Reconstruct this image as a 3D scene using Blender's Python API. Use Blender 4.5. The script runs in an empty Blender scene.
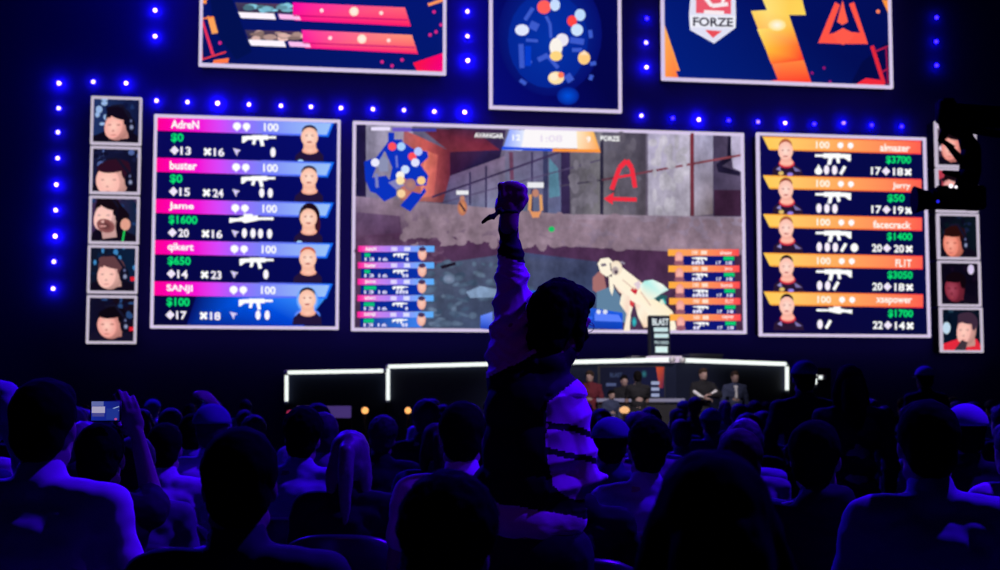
import bpy, bmesh, math, random
from mathutils import Vector, Matrix, Euler, noise
random.seed(7)
R = math.radians
scn = bpy.context.scene
COL = scn.collection

# ------------------------------------------------------------------ camera
FPX = 1400.0
CAMZ = 1.4
YAW = R(9.1)
PITCH = math.atan((397 - 285) / FPX)
cam_d = bpy.data.cameras.new('camera'); cam = bpy.data.objects.new('camera', cam_d); COL.objects.link(cam)
cam.location = (0, 0, CAMZ)
cam.rotation_euler = (R(90) + PITCH, 0, -YAW)
cam_d.sensor_width = 36; cam_d.lens = FPX * 36 / 1000
cam_d.clip_end = 300
cam_d.dof.use_dof = True; cam_d.dof.focus_distance = 4.6; cam_d.dof.aperture_fstop = 5.3
scn.camera = cam
CM = Euler(cam.rotation_euler).to_matrix()
RT = CM @ Vector((1, 0, 0)); UP = CM @ Vector((0, 1, 0)); FW = CM @ Vector((0, 0, -1))
C0 = Vector((0, 0, CAMZ))
HF = Vector((math.sin(YAW), math.cos(YAW), 0)); HR = Vector((math.cos(YAW), -math.sin(YAW), 0))

def ray(px, py):
    return FW + RT * ((px - 500) / FPX) - UP * ((py - 285) / FPX)
def P(px, py, d):
    """point at horizontal forward distance d from the camera"""
    r = ray(px, py); return C0 + r * (d / r.dot(HF))
def PY(px, py, Y):
    r = ray(px, py); return C0 + r * (Y / r.y)

def lin(c):
    c = c / 255.0
    return c / 12.92 if c <= 0.04045 else ((c + 0.055) / 1.055) ** 2.4
def rgb(c): return (lin(c[0]), lin(c[1]), lin(c[2]), 1.0)

# ------------------------------------------------------------------ materials
MATS = {}
def mat(name, col, rough=0.7, metal=0.0, spec=0.3, var=0.15, scale=30, bump=0.0, sheen=0.0):
    if name in MATS: return MATS[name]
    m = bpy.data.materials.new(name); m.use_nodes = True
    nt = m.node_tree; b = nt.nodes['Principled BSDF']
    b.inputs['Roughness'].default_value = rough; b.inputs['Metallic'].default_value = metal
    b.inputs['Specular IOR Level'].default_value = spec
    if sheen: b.inputs['Sheen Weight'].default_value = sheen
    tc = nt.nodes.new('ShaderNodeTexCoord'); nz = nt.nodes.new('ShaderNodeTexNoise')
    nz.inputs['Scale'].default_value = scale
    nt.links.new(tc.outputs['Object'], nz.inputs['Vector'])
    mx = nt.nodes.new('ShaderNodeMix'); mx.data_type = 'RGBA'
    mx.inputs[6].default_value = (*[c * (1 - var) for c in col], 1); mx.inputs[7].default_value = (*[min(1, c * (1 + var)) for c in col], 1)
    nt.links.new(nz.outputs['Fac'], mx.inputs[0]); nt.links.new(mx.outputs[2], b.inputs['Base Color'])
    if bump:
        bp = nt.nodes.new('ShaderNodeBump'); bp.inputs['Strength'].default_value = bump; bp.inputs['Distance'].default_value = 0.01
        nt.links.new(nz.outputs['Fac'], bp.inputs['Height']); nt.links.new(bp.outputs['Normal'], b.inputs['Normal'])
    MATS[name] = m; return m
def emit(name, col, strength=1.0, sample=False):
    if name in MATS: return MATS[name]
    m = bpy.data.materials.new(name); m.use_nodes = True
    nt = m.node_tree; b = nt.nodes['Principled BSDF']
    b.inputs['Base Color'].default_value = (0.02, 0.02, 0.02, 1)
    b.inputs['Emission Color'].default_value = (*col, 1); b.inputs['Emission Strength'].default_value = strength
    if not sample: m.cycles.emission_sampling = 'NONE'
    MATS[name] = m; return m
def display_mat():
    m = bpy.data.materials.new('screen_pixels'); m.use_nodes = True
    nt = m.node_tree; b = nt.nodes['Principled BSDF']
    b.inputs['Base Color'].default_value = (0.01, 0.01, 0.01, 1); b.inputs['Specular IOR Level'].default_value = 0.0
    a = nt.nodes.new('ShaderNodeAttribute'); a.attribute_name = 'Col'
    nt.links.new(a.outputs['Color'], b.inputs['Emission Color']); b.inputs['Emission Strength'].default_value = 1.0
    m.cycles.emission_sampling = 'NONE'
    return m
def noisy_display_mat():
    m = display_mat(); m.name = 'game_view_pixels'; nt = m.node_tree; b = nt.nodes['Principled BSDF']; a = [n for n in nt.nodes if n.type == 'ATTRIBUTE'][0]
    tc = nt.nodes.new('ShaderNodeTexCoord'); mp = nt.nodes.new('ShaderNodeMapping'); mp.inputs['Scale'].default_value = (1, 1, .7)
    n1 = nt.nodes.new('ShaderNodeTexNoise'); n1.inputs['Scale'].default_value = 1.7; n1.inputs['Detail'].default_value = 6; n1.inputs['Roughness'].default_value = .68
    mr = nt.nodes.new('ShaderNodeMapRange'); mr.inputs[1].default_value = .3; mr.inputs[2].default_value = .7; mr.inputs[3].default_value = .5; mr.inputs[4].default_value = 1.35
    mx = nt.nodes.new('ShaderNodeVectorMath'); mx.operation = 'SCALE'
    nt.links.new(tc.outputs['Object'], mp.inputs['Vector']); nt.links.new(mp.outputs['Vector'], n1.inputs['Vector']); nt.links.new(n1.outputs['Fac'], mr.inputs[0])
    nt.links.new(a.outputs['Color'], mx.inputs[0]); nt.links.new(mr.outputs[0], mx.inputs['Scale']); nt.links.new(mx.outputs[0], b.inputs['Emission Color'])
    return m
M_DISP = display_mat(); M_GAME = noisy_display_mat()

# ------------------------------------------------------------------ object helpers
def link_mesh(name, me, m=None, parent=None, loc=None, smooth=True):
    o = bpy.data.objects.new(name, me); COL.objects.link(o)
    if m is not None and not me.materials: me.materials.append(m)
    if smooth:
        for p in me.polygons: p.use_smooth = True
    if parent is not None: o.parent = parent
    if loc is not None: o.location = loc
    return o
def empty(name, loc=(0, 0, 0), rz=0.0):
    o = bpy.data.objects.new(name, None); COL.objects.link(o); o.empty_display_size = 0.2
    o.location = loc; o.rotation_euler = (0, 0, rz); return o
def tag(o, label, cat, group=None, kind=None):
    if label: o['label'] = label
    if cat: o['category'] = cat
    if group: o['group'] = group
    if kind: o['kind'] = kind
    return o
def copy_tree(o, parent=None):
    c = o.copy(); COL.objects.link(c)
    if parent is not None: c.parent = parent
    for ch in list(o.children): copy_tree(ch, c)
    return c
ORD = ['first', 'second', 'third', 'fourth', 'fifth', 'sixth', 'seventh', 'eighth', 'ninth', 'tenth', 'eleventh', 'twelfth',
       'thirteenth', 'fourteenth', 'fifteenth', 'sixteenth', 'seventeenth', 'eighteenth', 'nineteenth', 'twentieth']

def bx(bm, c, s, rot=None, bev=0.0):
    M = Matrix.Translation(Vector(c)) @ (rot.to_4x4() if rot is not None else Matrix()) @ Matrix.Diagonal((s[0], s[1], s[2], 1))
    r = bmesh.ops.create_cube(bm, size=1.0, matrix=M)
    if bev:
        es = list({e for v in r['verts'] for e in v.link_edges})
        bmesh.ops.bevel(bm, geom=es, offset=bev, segments=2, affect='EDGES')
def cone(bm, a, b, ra, rb, seg=14):
    a = Vector(a); b = Vector(b); d = b - a; L = d.length
    if L < 1e-6: return
    q = d.to_track_quat('Z', 'Y').to_matrix().to_4x4()
    bmesh.ops.create_cone(bm, cap_ends=True, segments=seg, radius1=ra, radius2=rb, depth=L, matrix=Matrix.Translation((a + b) / 2) @ q)
def sph(bm, c, r, rot=None, sub=3):
    if not hasattr(r, '__len__'): r = (r, r, r)
    M = Matrix.Translation(Vector(c)) @ (rot.to_4x4() if rot is not None else Matrix()) @ Matrix.Diagonal((r[0], r[1], r[2], 1))
    bmesh.ops.create_icosphere(bm, subdivisions=sub, radius=1.0, matrix=M)
def cap(bm, a, b, ra, rb):
    cone(bm, a, b, ra, rb); sph(bm, a, ra, sub=2); sph(bm, b, rb, sub=2)
def chain(bm, pts):
    for (a, ra), (b, rb) in zip(pts[:-1], pts[1:]): cap(bm, a, b, ra, rb)
def to_mesh(bm, name='m'):
    me = bpy.data.meshes.new(name); bm.to_mesh(me); bm.free(); return me
def tube_mesh(pts, r, seg=10):
    bm = bmesh.new()
    for a, b in zip(pts[:-1], pts[1:]): cone(bm, a, b, r, r, seg)
    for p in pts[1:-1]: sph(bm, p, r, sub=2)
    return to_mesh(bm)
def remesh(bm, voxel, it=4, name='m', fac=0.5):
    me = to_mesh(bm, name)
    o = bpy.data.objects.new('tmp', me); COL.objects.link(o)
    m = o.modifiers.new('r', 'REMESH'); m.mode = 'VOXEL'; m.voxel_size = voxel; m.use_smooth_shade = True
    s = o.modifiers.new('s', 'SMOOTH'); s.factor = fac; s.iterations = it
    bpy.context.view_layer.update()
    dg = bpy.context.evaluated_depsgraph_get()
    out = bpy.data.meshes.new_from_object(o.evaluated_get(dg))
    out.name = name
    bpy.data.objects.remove(o); bpy.data.meshes.remove(me)
    return out
def rough_up(me, amp, freq, stretch=(1, 1, 1), seed=0.0, fn=None):
    me.update()
    ns = [v.normal.copy() for v in me.vertices]
    off = Vector((seed, seed * 1.7, seed * .3))
    for v, n in zip(me.vertices, ns):
        c = Vector((v.co.x * stretch[0], v.co.y * stretch[1], v.co.z * stretch[2])) * freq + off
        a = noise.noise(c) + 0.5 * noise.noise(c * 2.1)
        k = 1.0 if fn is None else fn(v.co)
        v.co += n * (a * amp * k)
    me.update()

# ------------------------------------------------------------------ flat picture content for screens
_TXT = {}
def text_tris(s):
    if s in _TXT: return _TXT[s]
    cu = bpy.data.curves.new('t', 'FONT'); cu.body = s; cu.size = 1.0; cu.offset = 0.027; cu.resolution_u = 3; cu.fill_mode = 'FRONT'
    o = bpy.data.objects.new('t', cu); COL.objects.link(o)
    bpy.context.view_layer.update()
    dg = bpy.context.evaluated_depsgraph_get()
    me = bpy.data.meshes.new_from_object(o.evaluated_get(dg))
    me.calc_loop_triangles()
    vs = [(v.co.x, v.co.y) for v in me.vertices]; ts = [tuple(t.vertices) for t in me.loop_triangles]
    bpy.data.objects.remove(o); bpy.data.curves.remove(cu); bpy.data.meshes.remove(me)
    x0 = min(v[0] for v in vs); x1 = max(v[0] for v in vs); y0 = min(v[1] for v in vs); y1 = max(v[1] for v in vs)
    _TXT[s] = ([((v[0] - x0) / (x1 - x0), (v[1] - y0) / (y1 - y0)) for v in vs], ts)
    return _TXT[s]

class Pic:
    """flat coloured shapes laid on a real screen surface; (x, y) run right and down over that surface"""
    def __init__(self, fn, bounds=None, step=0.00012):
        self.fn = fn; self.v = []; self.f = []; self.c = []; self.k = 0; self.step = step; self.b = bounds
    def add(self, pts, faces, cols):
        base = len(self.v)
        for (x, y) in pts:
            if self.b:
                x = min(max(x, self.b[0]), self.b[2]); y = min(max(y, self.b[1]), self.b[3])
            u, w = self.fn(x, y); self.v.append((u, -self.k * self.step, w))
        self.f += [tuple(base + i for i in f) for f in faces]
        self.c += [rgb(c) for c in cols]; self.k += 1
    def poly(self, pts, col):
        cols = col if isinstance(col[0], (tuple, list)) else [col] * len(pts)
        self.add(pts, [tuple(range(len(pts)))], cols)
    def rect(self, x0, y0, x1, y1, col, col2=None):
        self.poly([(x0, y0), (x1, y0), (x1, y1), (x0, y1)], [col, col2, col2, col] if col2 else col)
    def strip(self, xs, cols, top, bot):
        """horizontal gradient band; top/bot functions of x"""
        pts = [(x, top(x)) for x in xs] + [(x, bot(x)) for x in xs]; n = len(xs)
        self.add(pts, [(i, i + 1, n + i + 1, n + i) for i in range(n - 1)], list(cols) * 2)
    def ell(self, cx, cy, rx, ry, col, rim=None, n=20, ang=0.0):
        ca, sa = math.cos(ang), math.sin(ang)
        pts = [(cx, cy)]
        for i in range(n):
            a = 2 * math.pi * i / n; x, y = rx * math.cos(a), ry * math.sin(a)
            pts.append((cx + x * ca - y * sa, cy + x * sa + y * ca))
        self.add(pts, [(0, 1 + i, 1 + (i + 1) % n) for i in range(n)], [col] + [rim or col] * n)
    def line(self, x0, y0, x1, y1, w, col, col2=None):
        dx, dy = x1 - x0, y1 - y0; L = math.hypot(dx, dy); nx, ny = -dy / L * w / 2, dx / L * w / 2
        c2 = col2 or col
        self.poly([(x0 + nx, y0 + ny), (x1 + nx, y1 + ny), (x1 - nx, y1 - ny), (x0 - nx, y0 - ny)], [col, c2, c2, col])
    def text(self, s, x0, yc, x1, h, col, slope=0.0):
        vs, ts = text_tris(s)
        pts = [(x0 + u * (x1 - x0), yc + h / 2 - w * h + slope * (u - .5) * (x1 - x0)) for u, w in vs]
        self.add(pts, ts, [col] * len(pts))
    def build(self, name, parent, loc=(0, 0, 0)):
        me = bpy.data.meshes.new(name)
        me.from_pydata(self.v, [], self.f); me.materials.append(M_DISP)
        if getattr(self, 'nbg', 0):
            me.materials.append(M_GAME)
            for i in range(self.nbg): me.polygons[i].material_index = 1
        at = me.color_attributes.new('Col', 'FLOAT_COLOR', 'POINT')
        for i, c in enumerate(self.c): at.data[i].color = c
        me.update()
        o = link_mesh(name, me, None, parent, loc, smooth=False)
        return o

# ================================================================== THE SETTING
YS = 34.0                      # plane of the screen faces
YB = 34.45                     # backdrop surface
def struct(name, me, m):
    o = link_mesh(name, me, m, smooth=False); o['kind'] = 'structure'; return o
bm = bmesh.new(); bx(bm, (4, 16, -0.1), (64, 44, 0.2)); struct('floor', to_mesh(bm), mat('floor_black', (.02, .02, .025), .6, var=.3, scale=3))
bm = bmesh.new(); bx(bm, (4, YB + 0.15, 8.0), (64, 0.3, 16.4)); struct('wall_back', to_mesh(bm), mat('backdrop_cloth', (.035, .022, .30), .95, spec=.05, var=.12, scale=.4))

BLACK = mat('black_metal', (.012, .012, .014), .5, .3)
BLACKC = mat('crane_black', (.004, .004, .005), .9, spec=.03)
BLACKP = mat('black_plastic', (.015, .015, .018), .45)
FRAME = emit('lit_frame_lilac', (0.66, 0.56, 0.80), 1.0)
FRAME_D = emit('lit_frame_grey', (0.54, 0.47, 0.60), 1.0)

def screen(name, label, cat, px, frame_px, group=None, fm=None):
    """px: four outer corners in the photo (TL, TR, BR, BL) -> an upright rectangle in the plane of the backdrop"""
    q = [PY(x, y, YS) for x, y in px]
    x0 = (q[0].x + q[3].x) / 2; x1 = (q[1].x + q[2].x) / 2; z1 = (q[0].z + q[1].z) / 2; z0 = (q[2].z + q[3].z) / 2
    cx, cz = (x0 + x1) / 2, (z0 + z1) / 2
    root = empty(name, (cx, YS, cz)); tag(root, label, cat, group)
    w, h = x1 - x0, z1 - z0; t = frame_px * YS / FPX
    bm = bmesh.new(); bx(bm, (0, .235, 0), (w * .98, .43, h * .98)); link_mesh('casing', to_mesh(bm), BLACKP, root, smooth=False)
    bm = bmesh.new()
    bx(bm, (0, 0, h / 2 - t / 2), (w, .12, t), bev=.012); bx(bm, (0, 0, -h / 2 + t / 2), (w, .12, t), bev=.012)
    bx(bm, (-w / 2 + t / 2, 0, 0), (t, .12, h), bev=.012); bx(bm, (w / 2 - t / 2, 0, 0), (t, .12, h), bev=.012)
    link_mesh('frame', to_mesh(bm), fm or FRAME, root, smooth=False)
    def fn(x, y):
        p = PY(x, y, YS)
        u = min(max(p.x - cx, -w / 2 + t * .6), w / 2 - t * .6); v = min(max(p.z - cz, -h / 2 + t * .6), h / 2 - t * .6)
        return u, v
    pic = Pic(fn)
    pic.rect(px[0][0] - 3, min(px[0][1], px[1][1]) - 3, px[1][0] + 5, px[2][1] + 5, (4, 8, 70))
    return root, pic

W = (255, 255, 255)
GREEN = (10, 225, 115)
def lerp(a, b, t): return a + (b - a) * t
def rifle(p, x0, y, s=1.0, flip=False, col=W, long=False):
    """small weapon pictogram about 34 wide"""
    f = (lambda X: x0 + 34 * s - X * s) if flip else (lambda X: x0 + X * s)
    if long:
        p.poly([(f(0), y + 3 * s), (f(0), y - 1 * s), (f(6), y - 1), (f(10), y - 2 * s), (f(22), y - 3 * s), (f(22), y + 1 * s), (f(12), y + 3 * s), (f(9), y + 1.5 * s), (f(4), y + 2 * s)], col)
        p.rect(min(f(20), f(34)), y - 1.5 * s, max(f(20), f(34)), y + .6 * s, col)
        p.rect(min(f(11), f(18)), y - 4 * s, max(f(11), f(18)), y - 2 * s, col)
    else:
        p.poly([(f(0), y + 5 * s), (f(0), y - 1.5 * s), (f(5), y - 2 * s), (f(11), y - 2 * s), (f(11), y + 2 * s), (f(6), y + 2 * s), (f(2), y + 5 * s)], col)
        p.rect(min(f(10), f(26)), y - 2.6 * s, max(f(10), f(26)), y + 2 * s, col)
        p.rect(min(f(25), f(34)), y - 1.6 * s, max(f(25), f(34)), y + .8 * s, col)
        p.poly([(f(11), y + 1 * s), (f(14.5), y + 1 * s), (f(13), y + 7 * s), (f(10), y + 6.5 * s)], col)
        p.poly([(f(17), y + 1 * s), (f(21), y + 1 * s), (f(22.5), y + 8 * s), (f(19), y + 8.5 * s)], col)
def cross(p, x, y, s, col=W):
    p.line(x - s, y - s, x + s, y + s, s * .9, col); p.line(x - s, y + s, x + s, y - s, s * .9, col)
def diamond(p, x, y, s, col=(240, 230, 250)):
    p.poly([(x, y - s), (x + s, y), (x, y + s), (x - s, y)], col)

# ---------------- left scoreboard
root, p = screen('video_screen', 'large magenta and blue player scoreboard screen left of the big central match screen', 'screen',
                 [(155, 113.5), (341, 121), (338, 330), (149.5, 328)], 3.0, 'video screens on the backdrop')
p.poly([(150, 110), (345, 118), (340, 335), (145, 335)], [(8, 8, 90), (6, 12, 110), (4, 8, 80), (4, 4, 50)])
def LR(i):
    def f(u, v):
        t = (u - 157) / 175.0
        return (u - 1.15 * i * (1 - .6 * t), lerp(116.5 + 41.2 * i, 122.3 + 40.5 * i, t) + v)
    return f
names = ['AdreN', 'buster', 'Jame', 'qikert', 'SANJI']; money = ['$0', '$0', '$1600', '$650', '$100']
kd = [('13', '16'), ('15', '24'), ('20', '16'), ('14', '23'), ('17', '18')]
nades = [[273], [262.5, 271], [246, 254.5, 262, 271], [268], [261, 270]]
f = LR(4)
p.add([f(200, 14), f(250, 14), f(327, 14), f(305, 47), f(190, 47)], [(0, 1, 4), (1, 2, 3), (1, 3, 4)], [(5, 20, 110), (0, 90, 240), (60, 150, 255), (0, 60, 200), (4, 20, 110)])
for i in range(5):
    f = LR(i)
    xs = [156, 168, 200, 220, 237, 262, 290, 333]
    cs = [(255, 0, 150), (255, 0, 165), (245, 20, 215), (215, 70, 250), (160, 100, 255), (125, 130, 250), (140, 165, 250), (155, 195, 250)]
    n = len(xs)
    top = [f(x, 0) for x in xs]; bot = [f(x - (6 if x == 333 else 0), 14) for x in xs]
    p.add(top + bot, [(k, k + 1, n + k + 1, n + k) for k in range(n - 1)], cs * 2)
    for (v0, v1) in ((-.6, 1.0), (12.6, 14.6)):
        p.add([f(262, v0), f(334 - v0 * .4, v0), f(334 - v1 * .4, v1), f(262, v1)], [(0, 1, 2, 3)], [(110, 110, 250), (20, 110, 255), (20, 110, 255), (110, 110, 250)])
    p.add([f(332, -.6), f(334.5, -.6), f(328.3, 14.6), f(326, 14.6)], [(0, 1, 2, 3)], [(20, 110, 255)] * 4)
    nx = {0: 28, 1: 27, 2: 25, 3: 26, 4: 26}[i]
    a = f(171, 7.5); p.text(names[i], a[0], a[1], a[0] + nx, 8.5 if i != 3 else 9.5, W, .03)
    for x, r in ((237, 4), (246.5, 3.8)):
        c = f(x, 7); p.ell(c[0], c[1], r, r * .95, W); p.poly([(c[0] - 2, c[1] + 2), (c[0] + 2, c[1] + 2), (c[0], c[1] + 5.5)], W)
    a = f(264, 7.2); p.text('100', a[0], a[1], a[0] + 14.5, 8, W, .03)
    a = f(171, 21); p.text(money[i], a[0], a[1], a[0] + {2: 12.5, 4: 23, 5: 28.5}[len(money[i])], 9.5, GREEN, .03)
    a = f(242 if i != 2 else 231, 18.5); rifle(p, a[0], a[1], 1.0 if i != 2 else 1.3, long=(i == 2))
    a = f(174.5, 33.3); diamond(p, a[0], a[1], 4.6)
    a = f(180.5, 33.6); p.text(kd[i][0], a[0], a[1], a[0] + 10.5, 8.2, (250, 245, 255), .03)
    a = f(207.5, 33.6); cross(p, a[0], a[1], 3.1)
    a = f(213.8, 33.8); p.text(kd[i][1], a[0], a[1], a[0] + 10.5, 8.2, (250, 245, 255), .03)
    a = f(237, 33); p.poly([(a[0] - 4, a[1] - 4), (a[0] + 4, a[1] - 2), (a[0] + 1, a[1]), (a[0], a[1] + 4)], (215, 205, 245))
    for x in nades[i]:
        a = f(x, 32); p.ell(a[0], a[1], 2.6, 4.8, (250, 245, 255))
    # portrait
    a = f(309.5, 0); X, Y = a
    if i == 4: p.ell(X, Y + 16, 11, 13, (230, 235, 255), (90, 160, 255)); p.ell(X, Y + 32, 13, 8, (210, 220, 255), (60, 120, 250))
    p.poly([(X - 15, Y + 41), (X - 14, Y + 34), (X - 7, Y + 28), (X + 8, Y + 28), (X + 14, Y + 34), (X + 14, Y + 41)], (34, 20, 58))
    if i == 2: p.ell(X + 1, Y + 14, 10.5, 14, (30, 10, 25)); p.ell(X + 8, Y + 22, 4, 9, (60, 20, 40))
    p.ell(X + .5, Y + 29, 8, 3.6, (255, 208, 188), (245, 165, 140))
    p.poly([(X - 6, Y + 20), (X + 6, Y + 20), (X + 7, Y + 28), (X - 6, Y + 28)], [(240, 160, 135), (240, 160, 135), (250, 195, 170), (250, 195, 170)])
    hairc = [(20, 15, 60), (25, 20, 60), (30, 10, 25), (200, 90, 60), (25, 10, 30)][i]
    if i != 2: p.ell(X, Y + 10, 7.8, 6.6, hairc)
    p.ell(X, Y + 15.5, 8.6, 9.6, (255, 222, 205), (250, 190, 165))
    for sx in (-1, 1): p.ell(X + sx * 3, Y + 14, 1.3, .7, (170, 90, 80))
    p.ell(X, Y + 20.5, 2.6, .8, (190, 90, 85))
    if i == 0 or i == 2: p.ell(X - 9, Y + 40, 3, 2, (170, 215, 255))
p.build('display', root)

# ---------------- right scoreboard
root, p = screen('video_screen', 'large orange player scoreboard screen right of the big central match screen', 'screen',
                 [(756.5, 132.5), (926, 138), (929.5, 339), (759, 335)], 3.0, 'video screens on the backdrop')
p.poly([(750, 128), (935, 133), (935, 345), (755, 345)], [(10, 8, 80), (4, 10, 70), (4, 8, 60), (12, 4, 60)])
def RR(i):
    def f(u, v):
        t = (u - 762) / 160.0
        return (u + .45 * i * (.5 + .5 * t), lerp(136.6 + 38.8 * i, 141 + 38.4 * i, t) + v)
    return f
names = ['almazer', 'Jerry', 'facecrack', 'FL1T', 'xsepower']; money = ['$3700', '$50', '$1400', '$3050', '$1700']
nw = [30, 18, 38, 16, 36]
st = [('17', '18'), ('17', '19'), ('20', '20'), ('20', '18'), ('22', '14')]
it = ['foo/', 'ooo', 'ooo/O', 'oo/', 'o/']
for i in range(5):
    f = RR(i)
    xs = [762.5, 785, 815, 850, 885, 921]
    cs = [(255, 205, 90), (255, 205, 105), (255, 185, 100), (255, 165, 95), (255, 140, 90), (255, 95, 80)]
    n = len(xs)
    top = [f(x, 0) for x in xs]; bot = [f(x + (6.5 if x == 762.5 else 0), 12.9) for x in xs]
    p.add(top + bot, [(k, k + 1, n + k + 1, n + k) for k in range(n - 1)], cs * 2)
    for (v0, v1) in ((-.3, .9), (11.9, 13.3)):
        p.add([f(764 + v0 * .48, v0), f(840, v0), f(921, v0), f(921, v1), f(840, v1), f(764 + v1 * .48, v1)], [(0, 1, 4, 5), (1, 2, 3, 4)],
              [(255, 165, 50), (255, 130, 50), (255, 60, 70), (255, 60, 70), (255, 130, 50), (255, 165, 50)])
    a = f(816, 6.8); p.text('100', a[0], a[1], a[0] + 13.5, 7, (255, 248, 235), .03)
    for x in (840.5, 850.5):
        a = f(x, 6.5); p.ell(a[0], a[1], 3, 3, W); p.poly([(a[0] - 1.6, a[1] + 1), (a[0] + 1.6, a[1] + 1), (a[0], a[1] + 4)], W)
    a = f(910, 7.2); p.text(names[i], a[0] - nw[i], a[1], a[0], 7.5 if i != 3 else 7.5, (255, 248, 240), .02)
    a = f(911, 19.5); wd = 25 if len(money[i]) == 5 else 17
    if i == 1: a = (a[0] - 7, a[1])
    p.text(money[i], a[0] - wd, a[1], a[0], 8.6, GREEN, .02)
    a = f(815, 18.0); rifle(p, a[0], a[1], 1.05, flip=True, long=(i == 4))
    x = 818.5
    for ch in it[i]:
        a = f(x, 31.5)
        if ch == '/': p.line(a[0] - 2, a[1] + 4, a[0] + 2.5, a[1] - 4, 3.2, W)
        elif ch == 'f': p.ell(a[0], a[1] + 1.5, 3.8, 3.6, W); p.poly([(a[0] - 3, a[1]), (a[0] + 3, a[1]), (a[0], a[1] - 5.5)], W)
        elif ch == 'O': p.ell(a[0] + 3, a[1], 3.8, 4.3, W)
        else: p.ell(a[0], a[1], 2.7, 4.7, (250, 240, 255))
        x += 8
    a = f(871, 31.4); p.text(st[i][0], a[0], a[1], a[0] + 10, 7.8, W, .02)
    a = f(886, 31.2); diamond(p, a[0], a[1], 4.3)
    a = f(893, 31.6); p.text(st[i][1], a[0], a[1], a[0] + 10, 7.8, W, .02)
    a = f(908, 31.6); cross(p, a[0], a[1], 2.9)
    X, Y = f(786, 0)
    p.poly([(X - 14, Y + 38), (X - 13, Y + 31), (X - 6, Y + 26), (X + 7, Y + 26), (X + 15, Y + 32), (X + 17, Y + 38)], (40, 22, 50))
    p.poly([(X - 10, Y + 32), (X - 6, Y + 29), (X - 5, Y + 34)], (150, 140, 200)); p.poly([(X + 7, Y + 29), (X + 15, Y + 34), (X + 9, Y + 34)], (130, 120, 180))
    if i in (0, 1, 3): p.ell(X - 5, Y + 36, 2.6, 2, (225, 190, 110)); p.ell(X + 4, Y + 37, 3, 1.6, (150, 130, 230))
    p.ell(X + .5, Y + 26.5, 8, 4.4, (235, 60, 80), (200, 36, 66)); p.ell(X + .5, Y + 25.2, 7, 4, (255, 205, 185), (255, 150, 130))
    p.poly([(X - 5, Y + 18), (X + 5, Y + 18), (X + 6, Y + 27), (X - 5.5, Y + 27)], [(240, 150, 135), (240, 150, 135), (255, 195, 175), (255, 195, 175)])
    p.ell(X - .5, Y + 8.5, 6.6, 7, [(180, 90, 60), (150, 70, 50), (170, 90, 60), (20, 8, 20), (20, 8, 20)][i])
    p.ell(X - .5, Y + 13.6, 7.5, 9.2, (255, 222, 210), (252, 190, 172))
    for sx in (-1, 1): p.ell(X - .5 + sx * 2.8, Y + 13, 1.2, .6, (190, 110, 100))
    p.ell(X - .5, Y + 19, 2.3, .7, (200, 90, 90))
p.build('display', root)

# ---------------- big match screen
root, p = screen('video_screen', 'largest central screen showing a shooter game view of a concrete industrial yard', 'screen',
                 [(353.5, 122), (743, 132.5), (746.5, 334), (350.5, 331)], 3.2, 'video screens on the backdrop')
rnd = random.Random(3)
p.poly([(350, 115), (750, 125), (750, 225), (350, 215)], [(96, 90, 120), (120, 112, 130), (105, 92, 110), (110, 92, 115)])
p.rect(350, 120, 366, 212, (22, 18, 62), (36, 26, 66))
p.poly([(366, 120), (412, 124), (420, 200), (366, 205)], [(152, 146, 172), (168, 160, 182), (150, 135, 155), (120, 112, 140)])
p.poly([(404, 130), (420, 137), (450, 151), (450, 203), (400, 200)], [(160, 90, 100), (200, 90, 85), (110, 40, 60), (120, 48, 70), (205, 130, 115)])
p.poly([(425, 150), (438, 155), (434, 196), (420, 198)], [(225, 120, 100), (200, 95, 90), (190, 90, 90), (215, 130, 110)])
p.poly([(450, 128), (506, 130), (500, 158), (470, 170), (450, 176)], [(70, 34, 60), (60, 40, 84), (40, 30, 70), (34, 26, 66), (52, 22, 56)])
p.poly([(420, 128), (474, 130), (500, 150), (450, 152)], [(96, 40, 60), (70, 36, 66), (120, 40, 60), (120, 48, 62)])
p.poly([(450, 176), (505, 156), (505, 222), (440, 214)], [(110, 90, 130), (132, 112, 142), (120, 130, 160), (80, 90, 130)])
p.poly([(505, 150), (570, 145), (570, 222), (505, 222)], [(120, 110, 140), (84, 84, 116), (92, 100, 140), (100, 120, 150)])
p.poly([(549, 158), (558, 168), (560, 196), (549, 198)], (92, 138, 162))
p.rect(561, 150, 571, 222, (52, 40, 78)); p.rect(543, 150, 548, 222, (60, 62, 100))
p.poly([(570, 128), (602, 130), (602, 222), (570, 220)], [(104, 98, 112), (128, 124, 134), (120, 116, 122), (90, 84, 100)])
p.poly([(602, 130), (646, 132), (646, 222), (602, 222)], [(98, 94, 110), (66, 60, 76), (88, 80, 92), (122, 116, 126)])
p.rect(600, 138, 603.5, 222, (44, 40, 62))
p.poly([(648, 131), (690, 133), (690, 216), (648, 216)], [(178, 170, 200), (206, 198, 220), (180, 172, 188), (170, 164, 180)])
p.poly([(694, 133), (713, 134), (713, 214), (694, 216)], [(180, 175, 205), (164, 160, 190), (120, 105, 110), (160, 150, 166)])
p.rect(713, 128, 742, 222, (70, 60, 88), (88, 76, 104)); p.poly([(714, 190), (742, 190), (742, 216), (714, 216)], (60, 34, 60))
p.poly([(729, 130), (742, 130), (742, 172), (733, 168)], (196, 186, 216)); p.poly([(728, 132), (731, 132), (731, 160), (722, 166), (740, 172), (740, 176), (718, 172), (716, 164), (727, 156)], (30, 24, 50))
p.line(691.5, 130, 692, 216, 3.2, (132, 52, 66), (100, 44, 60))
for x, y0, y1 in ((470, 172, 205), (486, 166, 208), (511, 158, 180), (532, 152, 220)): p.line(x, y0, x, y1, 1.8, (52, 44, 84))
p.line(511, 152, 512, 180, 4, (108, 66, 94))
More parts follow.
